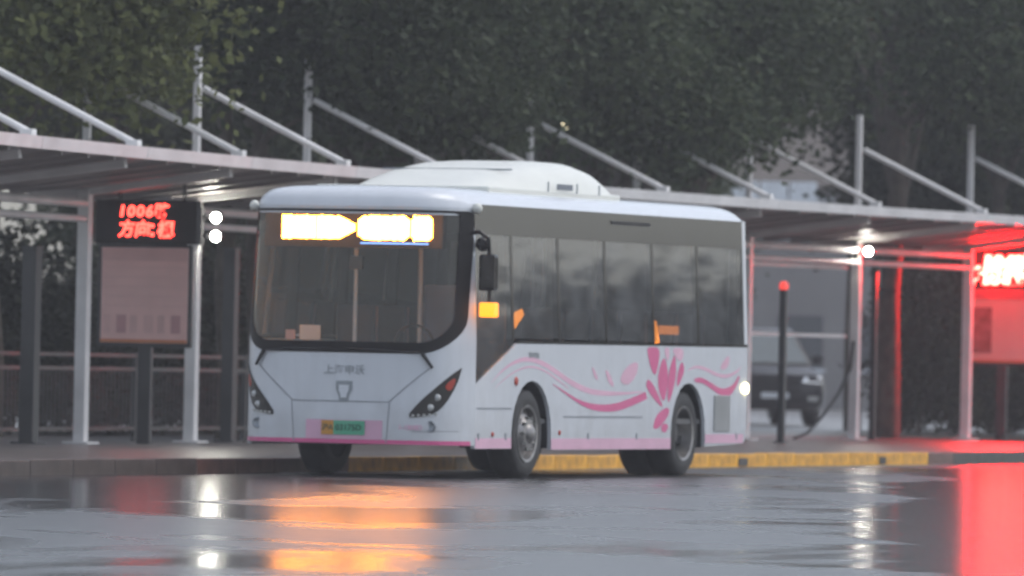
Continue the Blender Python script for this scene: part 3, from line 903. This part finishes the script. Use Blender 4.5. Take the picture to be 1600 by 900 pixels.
frame_me = MB().box(-0.03, 0.03, -0.12, 0.12, 0.0, 0.40).box(-0.22, 0.22, 0.25, 0.265, 0.5, 1.10).mesh('seat_frame', M['seat_shell'])
spots = [(-0.85, 1.7 + 0.85 * k) for k in range(7)] + [(-0.42, 1.7 + 0.85 * k) for k in range(3, 7)] + [(0.85, 1.7 + 0.85 * k) for k in range(1, 7)] + [(0.42, 1.7 + 0.85 * k) for k in range(3, 7)] + [(0.5, 0.72)]
for x, y in spots:
    st = link_mesh('seat', seat_me, bus, (x, y, 0.60 + (0.2 if y < 1 else 0)))
    link_mesh('seat_frame', frame_me, st)
MB().lathe([(-0.015, 0.21), (0.0, 0.225), (0.015, 0.21), (0.0, 0.195), (-0.015, 0.21)], axis='y', c=(0.5, 0.12, 1.30), n=24).build('steering_wheel', M['black_trim'], bus)
for x, y in ((-0.35, 0.65), (0.15, 1.15), (-0.35, 2.4), (0.35, 2.4), (-0.35, 4.1), (0.35, 4.1), (0.35, 5.6), (-0.35, 5.6)):
    MB().tube((x, y, 0.6), (x, y, 2.62), 0.02).build('grab_pole', M['shelter_paint'], bus)
MB().box(0.12, 1.05, 1.18, 1.21, 0.6, 1.75).build('driver_partition', M['inside'], bus)

# ------------------------------------------------------------------ bus shelter
PY = [2.6, 6.49, 10.39, 14.31, 18.30, 22.35, 26.42, 30.38, 34.51, 38.56, 42.71, 46.97, 51.27]
def px(y): return -8.36 + 0.0029 * (y - 26.4) ** 2
shelter = empty('bus_shelter', ORG, ANG)
tag(shelter, 'long white steel bus shelter with slanting tie rods above its canopy', 'bus shelter')
FX, BX = 2.0, -0.7                            # canopy reach in front of and behind the posts
post_me = MB().box(-0.068, 0.068, -0.068, 0.068, 0.13, 3.0).mesh('post', M['shelter_paint'], bevel=0.012)
mast_me = MB().box(-0.04, 0.04, -0.04, 0.04, 3.0, 4.80).mesh('mast', M['shelter_paint'], bevel=0.01)
cap_me = MB().box(-0.16, 0.16, -0.16, 0.16, 0.13, 0.155).mesh('base_plate', M['shelter_paint'])
def canopy_z(u): return 3.02 + (u - 0.0) / FX * 0.22 if u >= 0 else 3.02 + u * 0.05
for i, y in enumerate(PY):
    x = px(y)
    po = link_mesh('post', post_me, shelter, (x, y, 0))
    link_mesh('base_plate', cap_me, po)
    link_mesh('mast', mast_me, po)
    MB().tube((x + 0.08, y, 4.30), (x + 1.87, y, 3.45), 0.038, n=12).build('tie_rod', M['shelter_paint'], shelter, auto=40)
    MB().box(x + 1.80, x + 1.94, y - 0.06, y + 0.06, 3.345, 3.48).build('rod_foot', M['shelter_paint'], shelter)
    MB().beam((x + BX, y, canopy_z(BX) - 0.07), (x + FX - 0.22, y, canopy_z(FX) - 0.005), 0.09, 0.12).build('canopy_rib', M['shelter_paint'], shelter)
ends = [-1.3] + PY + [55.4]
for a, c in zip(ends, ends[1:]):
    xa, xc = px(a), px(c)
    g = 0.006
    q = []
    for yy, xx in ((a + g, xa), (c - g, xc)):
        q.append([(xx + BX, yy, canopy_z(BX)), (xx + 0.0, yy, canopy_z(0.0)), (xx + FX - 0.03, yy, canopy_z(FX) + 0.06), (xx + FX - 0.03, yy, canopy_z(FX) + 0.10), (xx, yy, canopy_z(0) + 0.06), (xx + BX, yy, canopy_z(BX) + 0.05)])
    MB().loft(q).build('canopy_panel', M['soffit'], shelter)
    f = MB(); z0, z1 = 3.275, 3.405
    f.add([(xa + FX - 0.03, a + g, z0), (xa + FX + 0.03, a + g, z0), (xa + FX + 0.05, a + g, z1), (xa + FX - 0.03, a + g, z1),
           (xc + FX - 0.03, c - g, z0), (xc + FX + 0.03, c - g, z0), (xc + FX + 0.05, c - g, z1), (xc + FX - 0.03, c - g, z1)],
          [(0, 1, 5, 4), (1, 2, 6, 5), (2, 3, 7, 6), (3, 0, 4, 7), (0, 3, 2, 1), (4, 5, 6, 7)])
    f.build('fascia', M['shelter_paint'], shelter)
    for k in (1, 2, 3):
        t = k / 4; yy = a + (c - a) * t; xx = xa + (xc - xa) * t
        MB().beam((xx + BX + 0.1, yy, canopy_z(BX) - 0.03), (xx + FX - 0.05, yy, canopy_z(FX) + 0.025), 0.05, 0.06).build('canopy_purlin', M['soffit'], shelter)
for k, (a, c) in enumerate(zip(PY, PY[1:])):
    if k in (2, 10): continue                 # the display boards hang in these bays
    for z, w in ((2.86, 0.075), (2.68, 0.06)):
        MB().tube((px(a) + 0.02, a + 0.085, z), (px(c) + 0.02, c - 0.085, z), w / 1.4, n=10).build('rail', M['shelter_paint'], shelter, auto=40)
# glazed back panel in the open bay beyond the bus
gy0, gy1 = PY[8], PY[9]
fr_ = MB()
x0, x1 = px(gy0) - 0.12, px(gy1) - 0.12
for z in (2.60, 1.62):
    fr_.beam((x0, gy0 + 0.09, z), (x1, gy1 - 0.09, z), 0.04, 0.05)
fr_.build('back_frame', M['shelter_paint'], shelter)

# low railing behind the posts
rail = empty('queue_railing', ORG, ANG)
tag(rail, 'low dark steel railing running behind the shelter posts', 'railing')
ry = [PY[0] + 1.95 * k for k in range(16)]
for a, c in zip(ry, ry[1:]):
    MB().box(px(a) - 0.75, px(a) - 0.70, a - 0.025, a + 0.025, 0.13, 1.18).build('rail_post', M['dark_steel'], rail)
    for z in (1.14, 0.98, 0.28):
        MB().beam((px(a) - 0.725, a + 0.025, z), (px(c) - 0.725, c - 0.025, z), 0.04, 0.045).build('crossbar', M['dark_steel'], rail)
    b = MB()
    for k in range(1, 14):
        t = k / 14
        b.tube((px(a) + (px(c) - px(a)) * t - 0.725, a + (c - a) * t, 0.29), (px(a) + (px(c) - px(a)) * t - 0.725, a + (c - a) * t, 0.97), 0.011, n=5, cap=False)
    bo = b.build('bars', M['dark_steel'], rail)
    bo['kind'] = 'stuff'

# display boards ---------------------------------------------------------------
def sign(x, y, label, lines, mled, hot):
    s = empty('display_board', W(x, y, 0.13), ANG)
    tag(s, label, 'display board', 'red display boards under the shelter')
    bx = MB().box(-0.63, 0.63, -0.06, 0.07, 2.30, 2.80).build('led_cabinet', M['black_matt'], s, bevel=0.012)
    for tx, tz, st, size, al in lines:
        for ch in st:
            adv = size * (0.98 if ord(ch) > 255 else (0.30 if ch == ':' else 0.58)) * al[0]
            if ch == ':':
                for dz in (-0.25, 0.25):
                    MB().box(tx + adv / 2 - 0.02, tx + adv / 2 + 0.02, -0.069, -0.064, tz + dz * size - 0.02, tz + dz * size + 0.02).build('lit_dot', mled, bx)
                tx += adv
                continue
            o = link_mesh('lit_character', text_mesh(ch, size, mled, 0.03 if hot else 0.006, shear=0.12), bx, (tx + adv / 2, -0.068, tz))
            o.rotation_euler = (math.pi / 2, 0, 0)
            o.scale = al
            tx += adv
    for sx in (-0.35, 0.45):
        MB().tube((sx, 0, 2.80), (sx, 0, 3.02), 0.02).build('hanger', M['dark_steel'], bx)
    MB().box(-0.08, 0.08, -0.03, 0.05, 0.0, 1.13).build('leg', M['dark_steel'], s, bevel=0.008)
    MB().box(-0.60, 0.57, -0.03, 0.03, 1.11, 2.29).build('frame', M['dark_steel'], s, bevel=0.008)
    bd_ = MB().box(-0.55, 0.53, -0.045, -0.028, 1.16, 2.255).build('board', M['board'], s, bevel=0.004)
    MB().box(-0.55, 0.53, -0.050, -0.046, 2.10, 2.25).build('header_bar', M['board_red' if hot else 'board_print'], bd_)
    MB().box(-0.55, 0.53, -0.050, -0.046, 1.162, 1.20).build('footer_bar', M['board_orange'], bd_)
    if hot:
        MB().box(-0.47, -0.16, -0.051, -0.046, 1.30, 1.98).build('poster', M['poster'], bd_)
    else:
        for k in range(5):
            MB().box(-0.52, 0.50, -0.049, -0.046, 2.02 - k * 0.11, 2.028 - k * 0.11).build('table_line', M['board_print'], bd_)
        for k in range(6):
            xx = -0.52 + k * 0.17
            MB().box(xx, xx + 0.09 + 0.03 * (k % 2), -0.049, -0.046, 1.27, 1.48).build('route_column', M['board_faint'] if k in (1, 5) else M['board_print'], bd_)
    return s
sign(-7.47, 11.85, 'black display board with readable red characters over a pale timetable panel',
     [(-0.36, 2.665, '1006路', 0.175, (1.12, 1, 1)), (-0.34, 2.455, '方向:', 0.20, (1.0, 1, 1)), (0.14, 2.455, '枫', 0.20, (1.1, 1, 1))], M['led_red'], False)
sign(-7.50, 44.15, 'black display board glaring yellow and red beside the last post at the frame edge',
     [(-0.33, 2.64, '1043路', 0.25, (1.12, 1, 1)), (-0.52, 2.44, '方向:临港', 0.235, (1.0, 1, 1))], M['led_red_hot'], True)

# floodlights on the posts ------------------------------------------------------
def flood(x, y, zs_, label):
    s = empty('floodlight', W(x, y, zs_[0]), ANG)
    tag(s, label, 'lamp', 'white lamps on the shelter posts')
    z0 = zs_[0]
    MB().box(-0.20, -0.165, -0.04, 0.04, -0.10, zs_[-1] - z0 + 0.12).build('bracket', M['dark_steel'], s)
    for z in zs_:
        h = MB().lathe([(0.03, 0.0), (0.03, 0.075), (-0.02, 0.085), (-0.03, 0.066)], axis='y', c=(0, 0.03, z - z0), n=20).build('lamp_housing', M['dark_steel'], s, smooth=True)
        MB().lathe([(-0.002, 0.058), (-0.03, 0.05), (-0.045, 0.025), (-0.05, 0.0)], axis='y', c=(0, 0.0, z - z0), n=20).build('lamp_face', M['lamp_white'], h, smooth=True)
        MB().box(-0.17, -0.09, -0.015, 0.045, z - z0 - 0.02, z - z0 + 0.02).build('arm', M['dark_steel'], h)
flood(-7.62, 14.20, (2.56, 2.78), 'pair of glaring white lamps on the post beside the red character board')
flood(-7.72, 38.45, (2.84,), 'single glaring white lamp on the post behind the rear of the bus')

# poles ----------------------------------------------------------------------------
def pole(x, y, h, w, label, red=False):
    s = empty('dark_pole', W(x, y, 0.13), ANG)
    tag(s, label, 'pole', 'dark poles on the platform')
    MB().box(-w / 2, w / 2, -w / 2, w / 2, 0.0, h).build('shaft', M['dark_steel'], s, bevel=0.008)
    MB().box(-w * 0.9, w * 0.9, -w * 0.9, w * 0.9, 0.0, 0.02).build('base_plate', M['dark_steel'], s)
    if red:
        MB().lathe([(0.0, 0.05), (0.02, 0.06), (0.08, 0.06), (0.11, 0.03), (0.115, 0.0)], axis='z', c=(0, 0, h), n=16).build('red_cap', M['red_lamp'], s, smooth=True)
    else:
        MB().box(-w * 0.55, w * 0.55, -w * 0.55, w * 0.55, h, h + 0.02).build('cap', M['dark_steel'], s)
pole(-6.57, 31.5, 2.08, 0.09, 'slim black pole with a red cap standing beside the rear of the bus', True)
pole(-7.75, 9.25, 2.2, 0.17, 'dark square pole between the timetable board and the picture edge')
pole(-8.0, 15.6, 2.3, 0.15, 'dark square pole between the bus front and the timetable board')
pole(-8.0, 39.6, 2.4, 0.08, 'thin dark pole just past the single glaring white lamp')
cb = MB().path([W(-7.93, 38.48, 1.55), W(-7.95, 38.42, 1.15), W(-8.02, 38.15, 0.8), W(-8.12, 37.7, 0.45), W(-8.2, 37.3, 0.22), W(-8.25, 36.9, 0.145)], 0.022)
tag(cb.build('hanging_cable', M['cable']), 'black cable hanging from the post down to the pavement near the dark car', 'cable')

# ------------------------------------------------------------------ trees and shrubs
def crown_mesh(name, rx, rz, clumps, per, leaf, mtl, seed, squash=1.0):
    rd = random.Random(seed); V, F = [], []
    for _ in range(clumps):
        while True:
            p = Vector((rd.uniform(-1, 1), rd.uniform(-1, 1), rd.uniform(-1, 1)))
            if 0.30 < p.length < 1: break
        if p.z < -0.55: p.z *= 0.75
        k = 0.86 + 0.22 * rd.random()
        c = Vector((p.x * rx * k, p.y * rx * k, p.z * rz * k))
        sg = rd.uniform(0.30, 0.52)
        for _ in range(per):
            q = c + Vector((rd.gauss(0, sg), rd.gauss(0, sg), rd.gauss(0, sg * 0.75)))
            d = Vector((rd.gauss(0, 1), rd.gauss(0, 1), rd.gauss(0, 0.7) - 0.2)).normalized()
            s = d.orthogonal().normalized()
            s = Quaternion(d, rd.uniform(0, 6.28)) @ s
            L = leaf * rd.uniform(0.7, 1.35); w = L * 0.32
            i = len(V)
            V += [q - d * (L / 2), q + s * w, q + d * (L / 2), q - s * w]
            F.append((i, i + 1, i + 2, i + 3))
    me = bpy.data.meshes.new(name)
    me.from_pydata([tuple(v) for v in V], [], F)
    me.materials.append(mtl)
    return me
crowns = [crown_mesh('crown', 2.6, 3.0, 80, 400, 0.155, M['leaf_a'], 11),
          crown_mesh('crown', 2.8, 2.8, 84, 400, 0.155, M['leaf_b'], 12),
          crown_mesh('crown', 2.5, 3.2, 80, 400, 0.155, M['leaf_a'], 13),
          crown_mesh('crown', 1.5, 1.7, 46, 260, 0.125, M['leaf_c'], 14),
          crown_mesh('crown', 1.5, 1.6, 50, 260, 0.125, M['leaf_a'], 15)]
def trunk_mesh(h, r, seed, spread):
    rd = random.Random(seed); b = MB()
    p = Vector((0, 0, -0.1)); pts = [p]
    for k in range(1, 6):
        pts.append(Vector((rd.uniform(-0.10, 0.10) * k / 3, rd.uniform(-0.10, 0.10) * k / 3, h * k / 5)))
    for k in range(5):
        b.tube(pts[k], pts[k + 1], r * (1 - 0.11 * k), r * (1 - 0.11 * (k + 1)), 9, cap=False)
    for k in range(7):
        a = rd.uniform(0, 6.28); s = pts[3 + k % 3]
        e = s + Vector((math.cos(a) * spread * rd.uniform(0.5, 0.9), math.sin(a) * spread * rd.uniform(0.5, 0.9), rd.uniform(0.8, 2.4)))
        m = (s + e) / 2 + Vector((0, 0, 0.25))
        b.tube(s, m, r * 0.42, r * 0.28, 6, cap=False); b.tube(m, e, r * 0.28, r * 0.10, 6, cap=False)
    return b.mesh('trunk', M['bark'], smooth=True)
trunks = [trunk_mesh(4.6, 0.17, 21, 2.4), trunk_mesh(4.6, 0.20, 22, 2.4), trunk_mesh(4.6, 0.15, 23, 2.4)]
NT = 0
def tree(x, y, zc, kind, sc, label, sz=1.0, lean=0.0):
    global NT
    NT += 1
    t = empty('broadleaf_tree', (x, y, 0.0), NT * 2.1)
    tag(t, label, 'tree', 'trees behind the shelter')
    tr = link_mesh('trunk', trunks[NT % 3], t, scale=(1, 1, max(0.6, (zc) / 4.9)))
    off = Matrix.Rotation(-NT * 2.1, 3, 'Z') @ Vector((0.934 * lean, -0.358 * lean, zc))
    link_mesh('crown', crowns[kind], t, off, NT * 1.3, (sc, sc, sc * sz))
def PX(u, d, z=0): return ((u - 800) / 13600.0 * d, d)
def tp(u, d): return PX(u, d)
for u, d, zc, kind, sc, sz, lab in (
        (-150, 102, 6.6, 0, 0.9, 1.0, 'dark tree at the picture edge behind the nearest end of the shelter'),
        (405, 108.2, 6.6, 0, 0.80, 0.95, 'dark broad tree above the front of the bus'),
        (575, 111.0, 5.9, 2, 0.78, 0.85, 'dense dark tree above the front half of the roof pod'),
        (760, 120, 6.9, 1, 0.9, 1.0, 'dark green tree above the middle of the bus roof'),
        (925, 119.0, 6.0, 0, 0.72, 0.8, 'full low hanging tree above the rear half of the roof pod'),
        (1085, 124, 6.3, 2, 0.85, 0.95, 'dark tree hanging low above the rear of the bus'),
        (1395, 139, 8.3, 1, 1.15, 0.85, 'high crowned tree over the grey tiled building'),
        (1560, 142, 7.2, 2, 1.0, 1.0, 'dark tree above the glaring red display board'),
        (1760, 146, 7.0, 0, 1.1, 1.0, 'tall dark tree past the far end of the shelter')):
    p = tp(u, d); tree(p[0], p[1], zc, kind, sc, lab, sz)
for k, zc, kind, sc, lab in (
        (2, 5.35, 3, 1.05, 'light green tree leaning over the canopy above the red character board'),
        (4, 5.45, 4, 1.0, 'dark small tree leaning over the canopy behind the bus destination sign'),
        (5, 5.15, 4, 1.0, 'dark small tree hanging over the canopy at the front of the roof pod'),
        (6, 6.2, 4, 1.1, 'dark small tree leaning over the canopy at the top of the roof pod'),
        (7, 5.15, 4, 1.0, 'dark small tree hanging over the canopy behind the end of the roof pod'),
        (8, 5.7, 4, 1.05, 'dark small tree leaning over the canopy at the rear corner of the bus'),
        (10, 6.2, 4, 1.0, 'dark small tree over the last mast beside the glaring board')):
    p = W(px(PY[k]) - 1.25, PY[k] + {8: -1.6, 4: 0.6, 2: -0.5}.get(k, 0.1))
    tree(p.x, p.y, zc, kind, sc, lab, 1.0, 1.25)
p = W(px(PY[3]) - 2.9, PY[3] + 0.7)
tree(p.x, p.y, 5.7, 3, 0.7, 'small yellowish green tree just left of the tall mast above the character board', 0.9, 0.2)
for u, d, zc, kind, sc, lab in (
        (1500, 152, 5.4, 0, 0.9, 'low dark tree beside the grey tiled building'),
        (1560, 154, 5.0, 2, 1.0, 'low dark tree behind the glaring red display board'),
        (-60, 128, 7.2, 2, 1.25, 'background tree filling the upper corner behind the light green tree'),
        (170, 132, 7.4, 0, 1.25, 'background tree seen between the light green tree and the tall mast'),
        (320, 138, 5.0, 2, 1.2, 'low background tree behind the lamp pair beside the bus front'),
        (460, 141, 8.3, 2, 1.3, 'background tree rising behind the bus destination sign'),
        (720, 146, 8.3, 0, 1.3, 'background tree rising behind the bus roof pod'),
        (960, 151, 8.5, 2, 1.3, 'background tree rising behind the rear half of the bus'),
        (560, 168, 4.2, 0, 1.1, 'low far tree closing the gap behind the front of the bus roof'),
        (800, 172, 4.4, 2, 1.15, 'low far tree closing the gap behind the roof pod'),
        (960, 176, 4.2, 0, 1.0, 'low far tree closing the gap behind the rear of the bus roof'),
        (1095, 155, 9.4, 0, 1.25, 'background tree rising behind the low hanging tree'),
        (1336, 158, 10.0, 0, 1.15, 'background tree rising behind the mast of the single white lamp'),
        (1420, 158, 9.9, 2, 1.25, 'background tree behind the high crowned tree'),
        (1640, 160, 8.4, 0, 1.35, 'background tree at the far picture edge above the red board')):
    p = tp(u, d); tree(p[0], p[1], zc, kind, sc, lab)

shrub_me = [crown_mesh('foliage', 1.05, 1.15, 40, 190, 0.13, M['hedge'], 31), crown_mesh('foliage', 1.05, 1.25, 40, 190, 0.13, M['hedge'], 32)]
stem_me = trunk_mesh(1.3, 0.05, 33, 0.6)
SH = [(-60, 108, 'edge of the picture'), (40, 110, 'dark pole nearest the picture edge'), (150, 112.5, 'first shelter post'), (235, 115, 'timetable board'), (330, 117, 'lamp pair'),
      (430, 119, 'front corner of the bus'), (540, 121, 'bus licence plate'), (650, 123, 'bus headlight'), (760, 125, 'bus mirror'), (870, 127, 'front wheel of the bus'), (960, 128, 'middle of the bus'), 
      (1440, 139, 'single white lamp'), (1497, 140, 'dark bay between lamp and glaring board'), (1580, 142, 'glaring red board'), (1660, 144, 'far end of the shelter')]
for i, (u, d, w) in enumerate(SH):
    p = tp(u, d)
    s = empty('shrub', (p[0], p[1], 0.0), i * 1.7)
    tag(s, 'dark leafy shrub behind the railing, behind the ' + w, 'shrub', 'shrubs behind the railing')
    hgt = 1.0 if i not in (1, 2, 4, 13) else 0.72
    wd = 0.62 if i in (10, 11, 12) else 1.0
    link_mesh('foliage', shrub_me[i % 2], s, (0, 0, 1.35 * hgt + 0.05), i * 0.9, (wd, wd, hgt))
    link_mesh('stem', stem_me, s)

for i, (x, y, k) in enumerate(((36.5, 127.5, 1.25), (39.5, 131.0, 1.0), (41.0, 134.5, 1.35), (44.5, 139.5, 1.7), (47.5, 144.0, 1.5), (33.0, 123.0, 1.1))):
    s = empty('shrub', (x, y, 0.0), i * 1.3)
    tag(s, 'dark shrub across the road mirrored in the windows of the bus', 'shrub', 'shrubs across the road')
    link_mesh('foliage', shrub_me[i % 2], s, (0, 0, 1.3 * k), i * 0.7, (1.5 * k, 1.5 * k, 1.15 * k))
    link_mesh('stem', stem_me, s)

# ------------------------------------------------------------------ far building
bd = empty('tiled_hall', (7.6, 232, 0), R(-8))
tag(bd, 'low grey building with a shallow tiled roof seen under the trees', 'building')
MB().box(-5.2, 5.6, 0, 9, -0.1, 5.9).build('wall', M['wall'], bd)
MB().add([(-5.9, -0.8, 5.95), (6.3, -0.8, 5.95), (3.4, 4.5, 8.6), (-3.0, 4.5, 8.6), (-5.9, 9.8, 5.95), (6.3, 9.8, 5.95), (-5.9, -0.8, 5.80), (6.3, -0.8, 5.80), (-5.9, 9.8, 5.80), (6.3, 9.8, 5.80)],
         [(0, 1, 2, 3), (3, 2, 5, 4), (1, 5, 2), (0, 3, 4), (6, 7, 1, 0), (7, 9, 5, 1), (8, 6, 0, 4), (9, 8, 4, 5), (6, 8, 9, 7)]).build('roof', M['roof'], bd)
for k in range(4):
    MB().box(-2.5 + k * 0.78, -1.78 + k * 0.78, -0.86, -0.81, 5.45, 6.05).build('white_board', M['band'], bd)
MB().box(-3.0, 1.0, -0.80, -0.70, 5.55, 5.62).build('board_rail', M['band'], bd)
for k in range(5):
    wnd = MB().box(-4.6 + k * 2.05, -3.4 + k * 2.05, -0.05, -0.002, 1.1, 2.5).build('window', M['window'], bd)
    MB().box(-4.7 + k * 2.05, -3.3 + k * 2.05, -0.10, -0.051, 1.0, 1.09).build('sill', M['band'], wnd)
MB().box(5.0, 5.35, -0.4, -0.1, 0, 5.75).build('downpipe', M['band'], bd, bevel=0.02)

# ------------------------------------------------------------------ vehicles behind the platform
wh_me = MB().lathe([(-0.1, 0.20), (-0.11, 0.30), (-0.08, 0.345), (0.08, 0.345), (0.11, 0.30), (0.1, 0.20)], n=24).mesh('wheel', M['tyre'], smooth=True)
hub_me = MB().lathe([(0.07, 0.20), (0.09, 0.12), (0.085, 0.0)], n=20).mesh('hub', M['rim'], smooth=True)
def car(name, loc, rz, paint, label, cat, tall, boxy, size=1.0):
    c = empty(name, loc, rz)
    c.scale = (size, size, size)
    tag(c, label, cat)
    def prof(y, w, z0, z1, r=0.10):
        return [Vector((x, y, z)) for x, z in ((-w + r, z0), (w - r, z0), (w, z0 + r), (w + 0.02, (z0 + z1) / 2), (w - 0.03, z1 - r * 0.8), (w - r * 1.5, z1), (-w + r * 1.5, z1), (-w + 0.03, z1 - r * 0.8), (-w - 0.02, (z0 + z1) / 2), (-w, z0 + r))]
    body = [prof(0.0, 0.70, 0.34, 0.70), prof(0.06, 0.84, 0.28, 0.86), prof(0.25, 0.90, 0.26, 0.94), prof(0.9, 0.92, 0.26, 1.02), prof(1.25, 0.92, 0.26, 1.06),
            prof(3.6, 0.92, 0.26, 1.06), prof(4.35, 0.90, 0.28, 1.04), prof(4.5, 0.80, 0.34, 0.95)]
    bo = MB().loft(body).build('body', paint, c, auto=40)
    top = tall
    y0, y1 = (0.95, 1.75) if not boxy else (0.7, 1.25)
    e = 4.35 if not boxy else 4.45
    cab = [[Vector((x * w, y, z)) for x in (-1, 1)] for y, z, w in ((y0, 1.03, 0.84), (y1, top - 0.05, 0.66), (y1 + 0.3, top, 0.66), (e - 0.6, top, 0.66), (e - 0.1, top - 0.15, 0.64), (e, 1.03, 0.84))]
    b = MB()
    for q0, q1 in zip(cab, cab[1:]): b.add([q0[0], q0[1], q1[1], q1[0]], [(0, 1, 2, 3)])
    for k in (0, 1): b.add([q[k] for q in cab], [tuple(range(6))])
    b.build('cabin', paint, c)
    def quad(nm, p, m, par=c): return MB().add(p, [tuple(range(len(p)))]).build(nm, m, par)
    A, Bv, Cv = Vector((0.84, y0, 1.03)), Vector((0.66, y1, top - 0.05)), Vector((0, 0, 0))
    n = Vector((0, -(top - 1.08), (y1 - y0))).normalized() * 0.012
    quad('windscreen', [Vector((-0.77, y0 + 0.04, 1.06)) + n, Vector((0.77, y0 + 0.04, 1.06)) + n, Vector((0.61, y1 - 0.04, top - 0.09)) + n, Vector((-0.61, y1 - 0.04, top - 0.09)) + n], M['car_glass'])
    for s in (-1, 1):
        def sp(y, z): return Vector((s * (0.84 - 0.18 * (z - 1.03) / (top - 1.08) + 0.012), y, z))
        quad('side_window', [sp(y0 + 0.35, 1.08), sp(2.55, 1.08), sp(2.55, top - 0.14), sp(y1 + 0.12, top - 0.14)], M['car_glass'])
        quad('side_window', [sp(2.65, 1.08), sp(e - 0.55, 1.08), sp(e - 0.7, top - 0.14), sp(2.65, top - 0.14)], M['car_glass'])
        MB().box(s * 1.0 - 0.10, s * 1.0 + 0.10, y0 + 0.30, y0 + 0.42, 1.05, 1.22).build('mirror', paint, c, bevel=0.03)
        hl_ = MB().add([(s * 0.46, -0.012, 0.74), (s * 0.80, 0.035, 0.72), (s * 0.84, 0.12, 0.86), (s * 0.52, 0.035, 0.83)], [(0, 1, 2, 3)]).build('headlight', M['chrome'], c)
        MB().box(s * 0.66 - 0.09, s * 0.66 + 0.09, -0.03, 0.03, 0.42, 0.50).build('fog_light', M['lens'], c, bevel=0.01)
        for y in (0.85, 3.65):
            w_ = link_mesh('wheel', wh_me, c, (s * 0.80, y, 0.345))
            h_ = link_mesh('hub', hub_me, w_); h_.rotation_euler = (0, 0, 0 if s > 0 else math.pi)
    MB().box(-0.42, 0.42, -0.02, 0.02, 0.56, 0.78).build('grille', M['black_matt'], c, bevel=0.01)
    MB().box(-0.50, 0.50, 0.0, 0.04, 0.36, 0.48).build('lower_grille', M['black_matt'], c, bevel=0.01)
    MB().box(-0.24, 0.24, -0.035, -0.02, 0.46, 0.56).build('plate', M['band'], c)
    return c
x, y = tp(1214, 170)
car('parked_car', (x, y, 0.0), R(10), M['car_paint'], 'dark car facing the viewer beyond the shelter, beside the rear of the bus', 'car', 1.66, False, 1.15)
x, y = tp(345, 150)
car('parked_van', (x, y, 0.0), R(-30), M['van_paint'], 'white van glimpsed between shrubs just before the bus front', 'van', 2.1, True)
x, y = tp(92, 146)
car('parked_van', (x, y, 0.0), R(-40), M['van_paint'], 'white van glimpsed through leaves beside the first shelter post', 'van', 2.1, True)
x, y = tp(1545, 165)
car('parked_car', (x, y, 0.0), R(-25), M['van_paint'], 'pale car glimpsed under the glaring red display board', 'car', 1.6, False)

# street lamp glimpsed over the roof of the bus
x, y = tp(884, 117.6)
sl = empty('street_lamp', (x, y, -0.12), 0.2)
tag(sl, 'small lit street lamp among the leaves above the rear of the roof pod', 'street lamp')
MB().tube((0, 0, 0), (0, 0, 4.45), 0.06, 0.04).build('pole', M['dark_steel'], sl)
MB().tube((0, 0, 4.42), (-0.12, -0.28, 4.55), 0.03, 0.025, 7).build('arm', M['dark_steel'], sl)
hd = MB().lathe([(0.10, 0.0), (0.09, 0.07), (0.0, 0.095)], axis='z', c=(-0.12, -0.33, 4.52), n=14).build('lamp_head', M['dark_steel'], sl, smooth=True)
MB().lathe([(0.0, 0.05), (-0.05, 0.045), (-0.08, 0.025), (-0.09, 0.0)], axis='z', c=(-0.12, -0.33, 4.515), n=14).build('bulb', M['lamp_warm'], hd, smooth=True)

# ------------------------------------------------------------------ rainy air
hz = MB().box(-70, 70, -20, 330, -1.2, 14.5)
me = bpy.data.meshes.new('haze'); me.from_pydata(hz.v, [], hz.f)
haze = bpy.data.objects.new('haze', me); col.objects.link(haze)
hm = bpy.data.materials.new('rain_haze'); hm.use_nodes = True
hn = hm.node_tree.nodes; hn.remove(hn['Principled BSDF'])
pvn = hn.new('ShaderNodeVolumePrincipled')
pvn.inputs['Color'].default_value = (0.86, 0.86, 0.90, 1)
pvn.inputs['Density'].default_value = 0.0008
hm.node_tree.links.new(pvn.outputs[0], hn['Material Output'].inputs['Volume'])
me.materials.append(hm)
tag(haze, 'thin grey rain haze in the air', 'haze', kind='stuff')
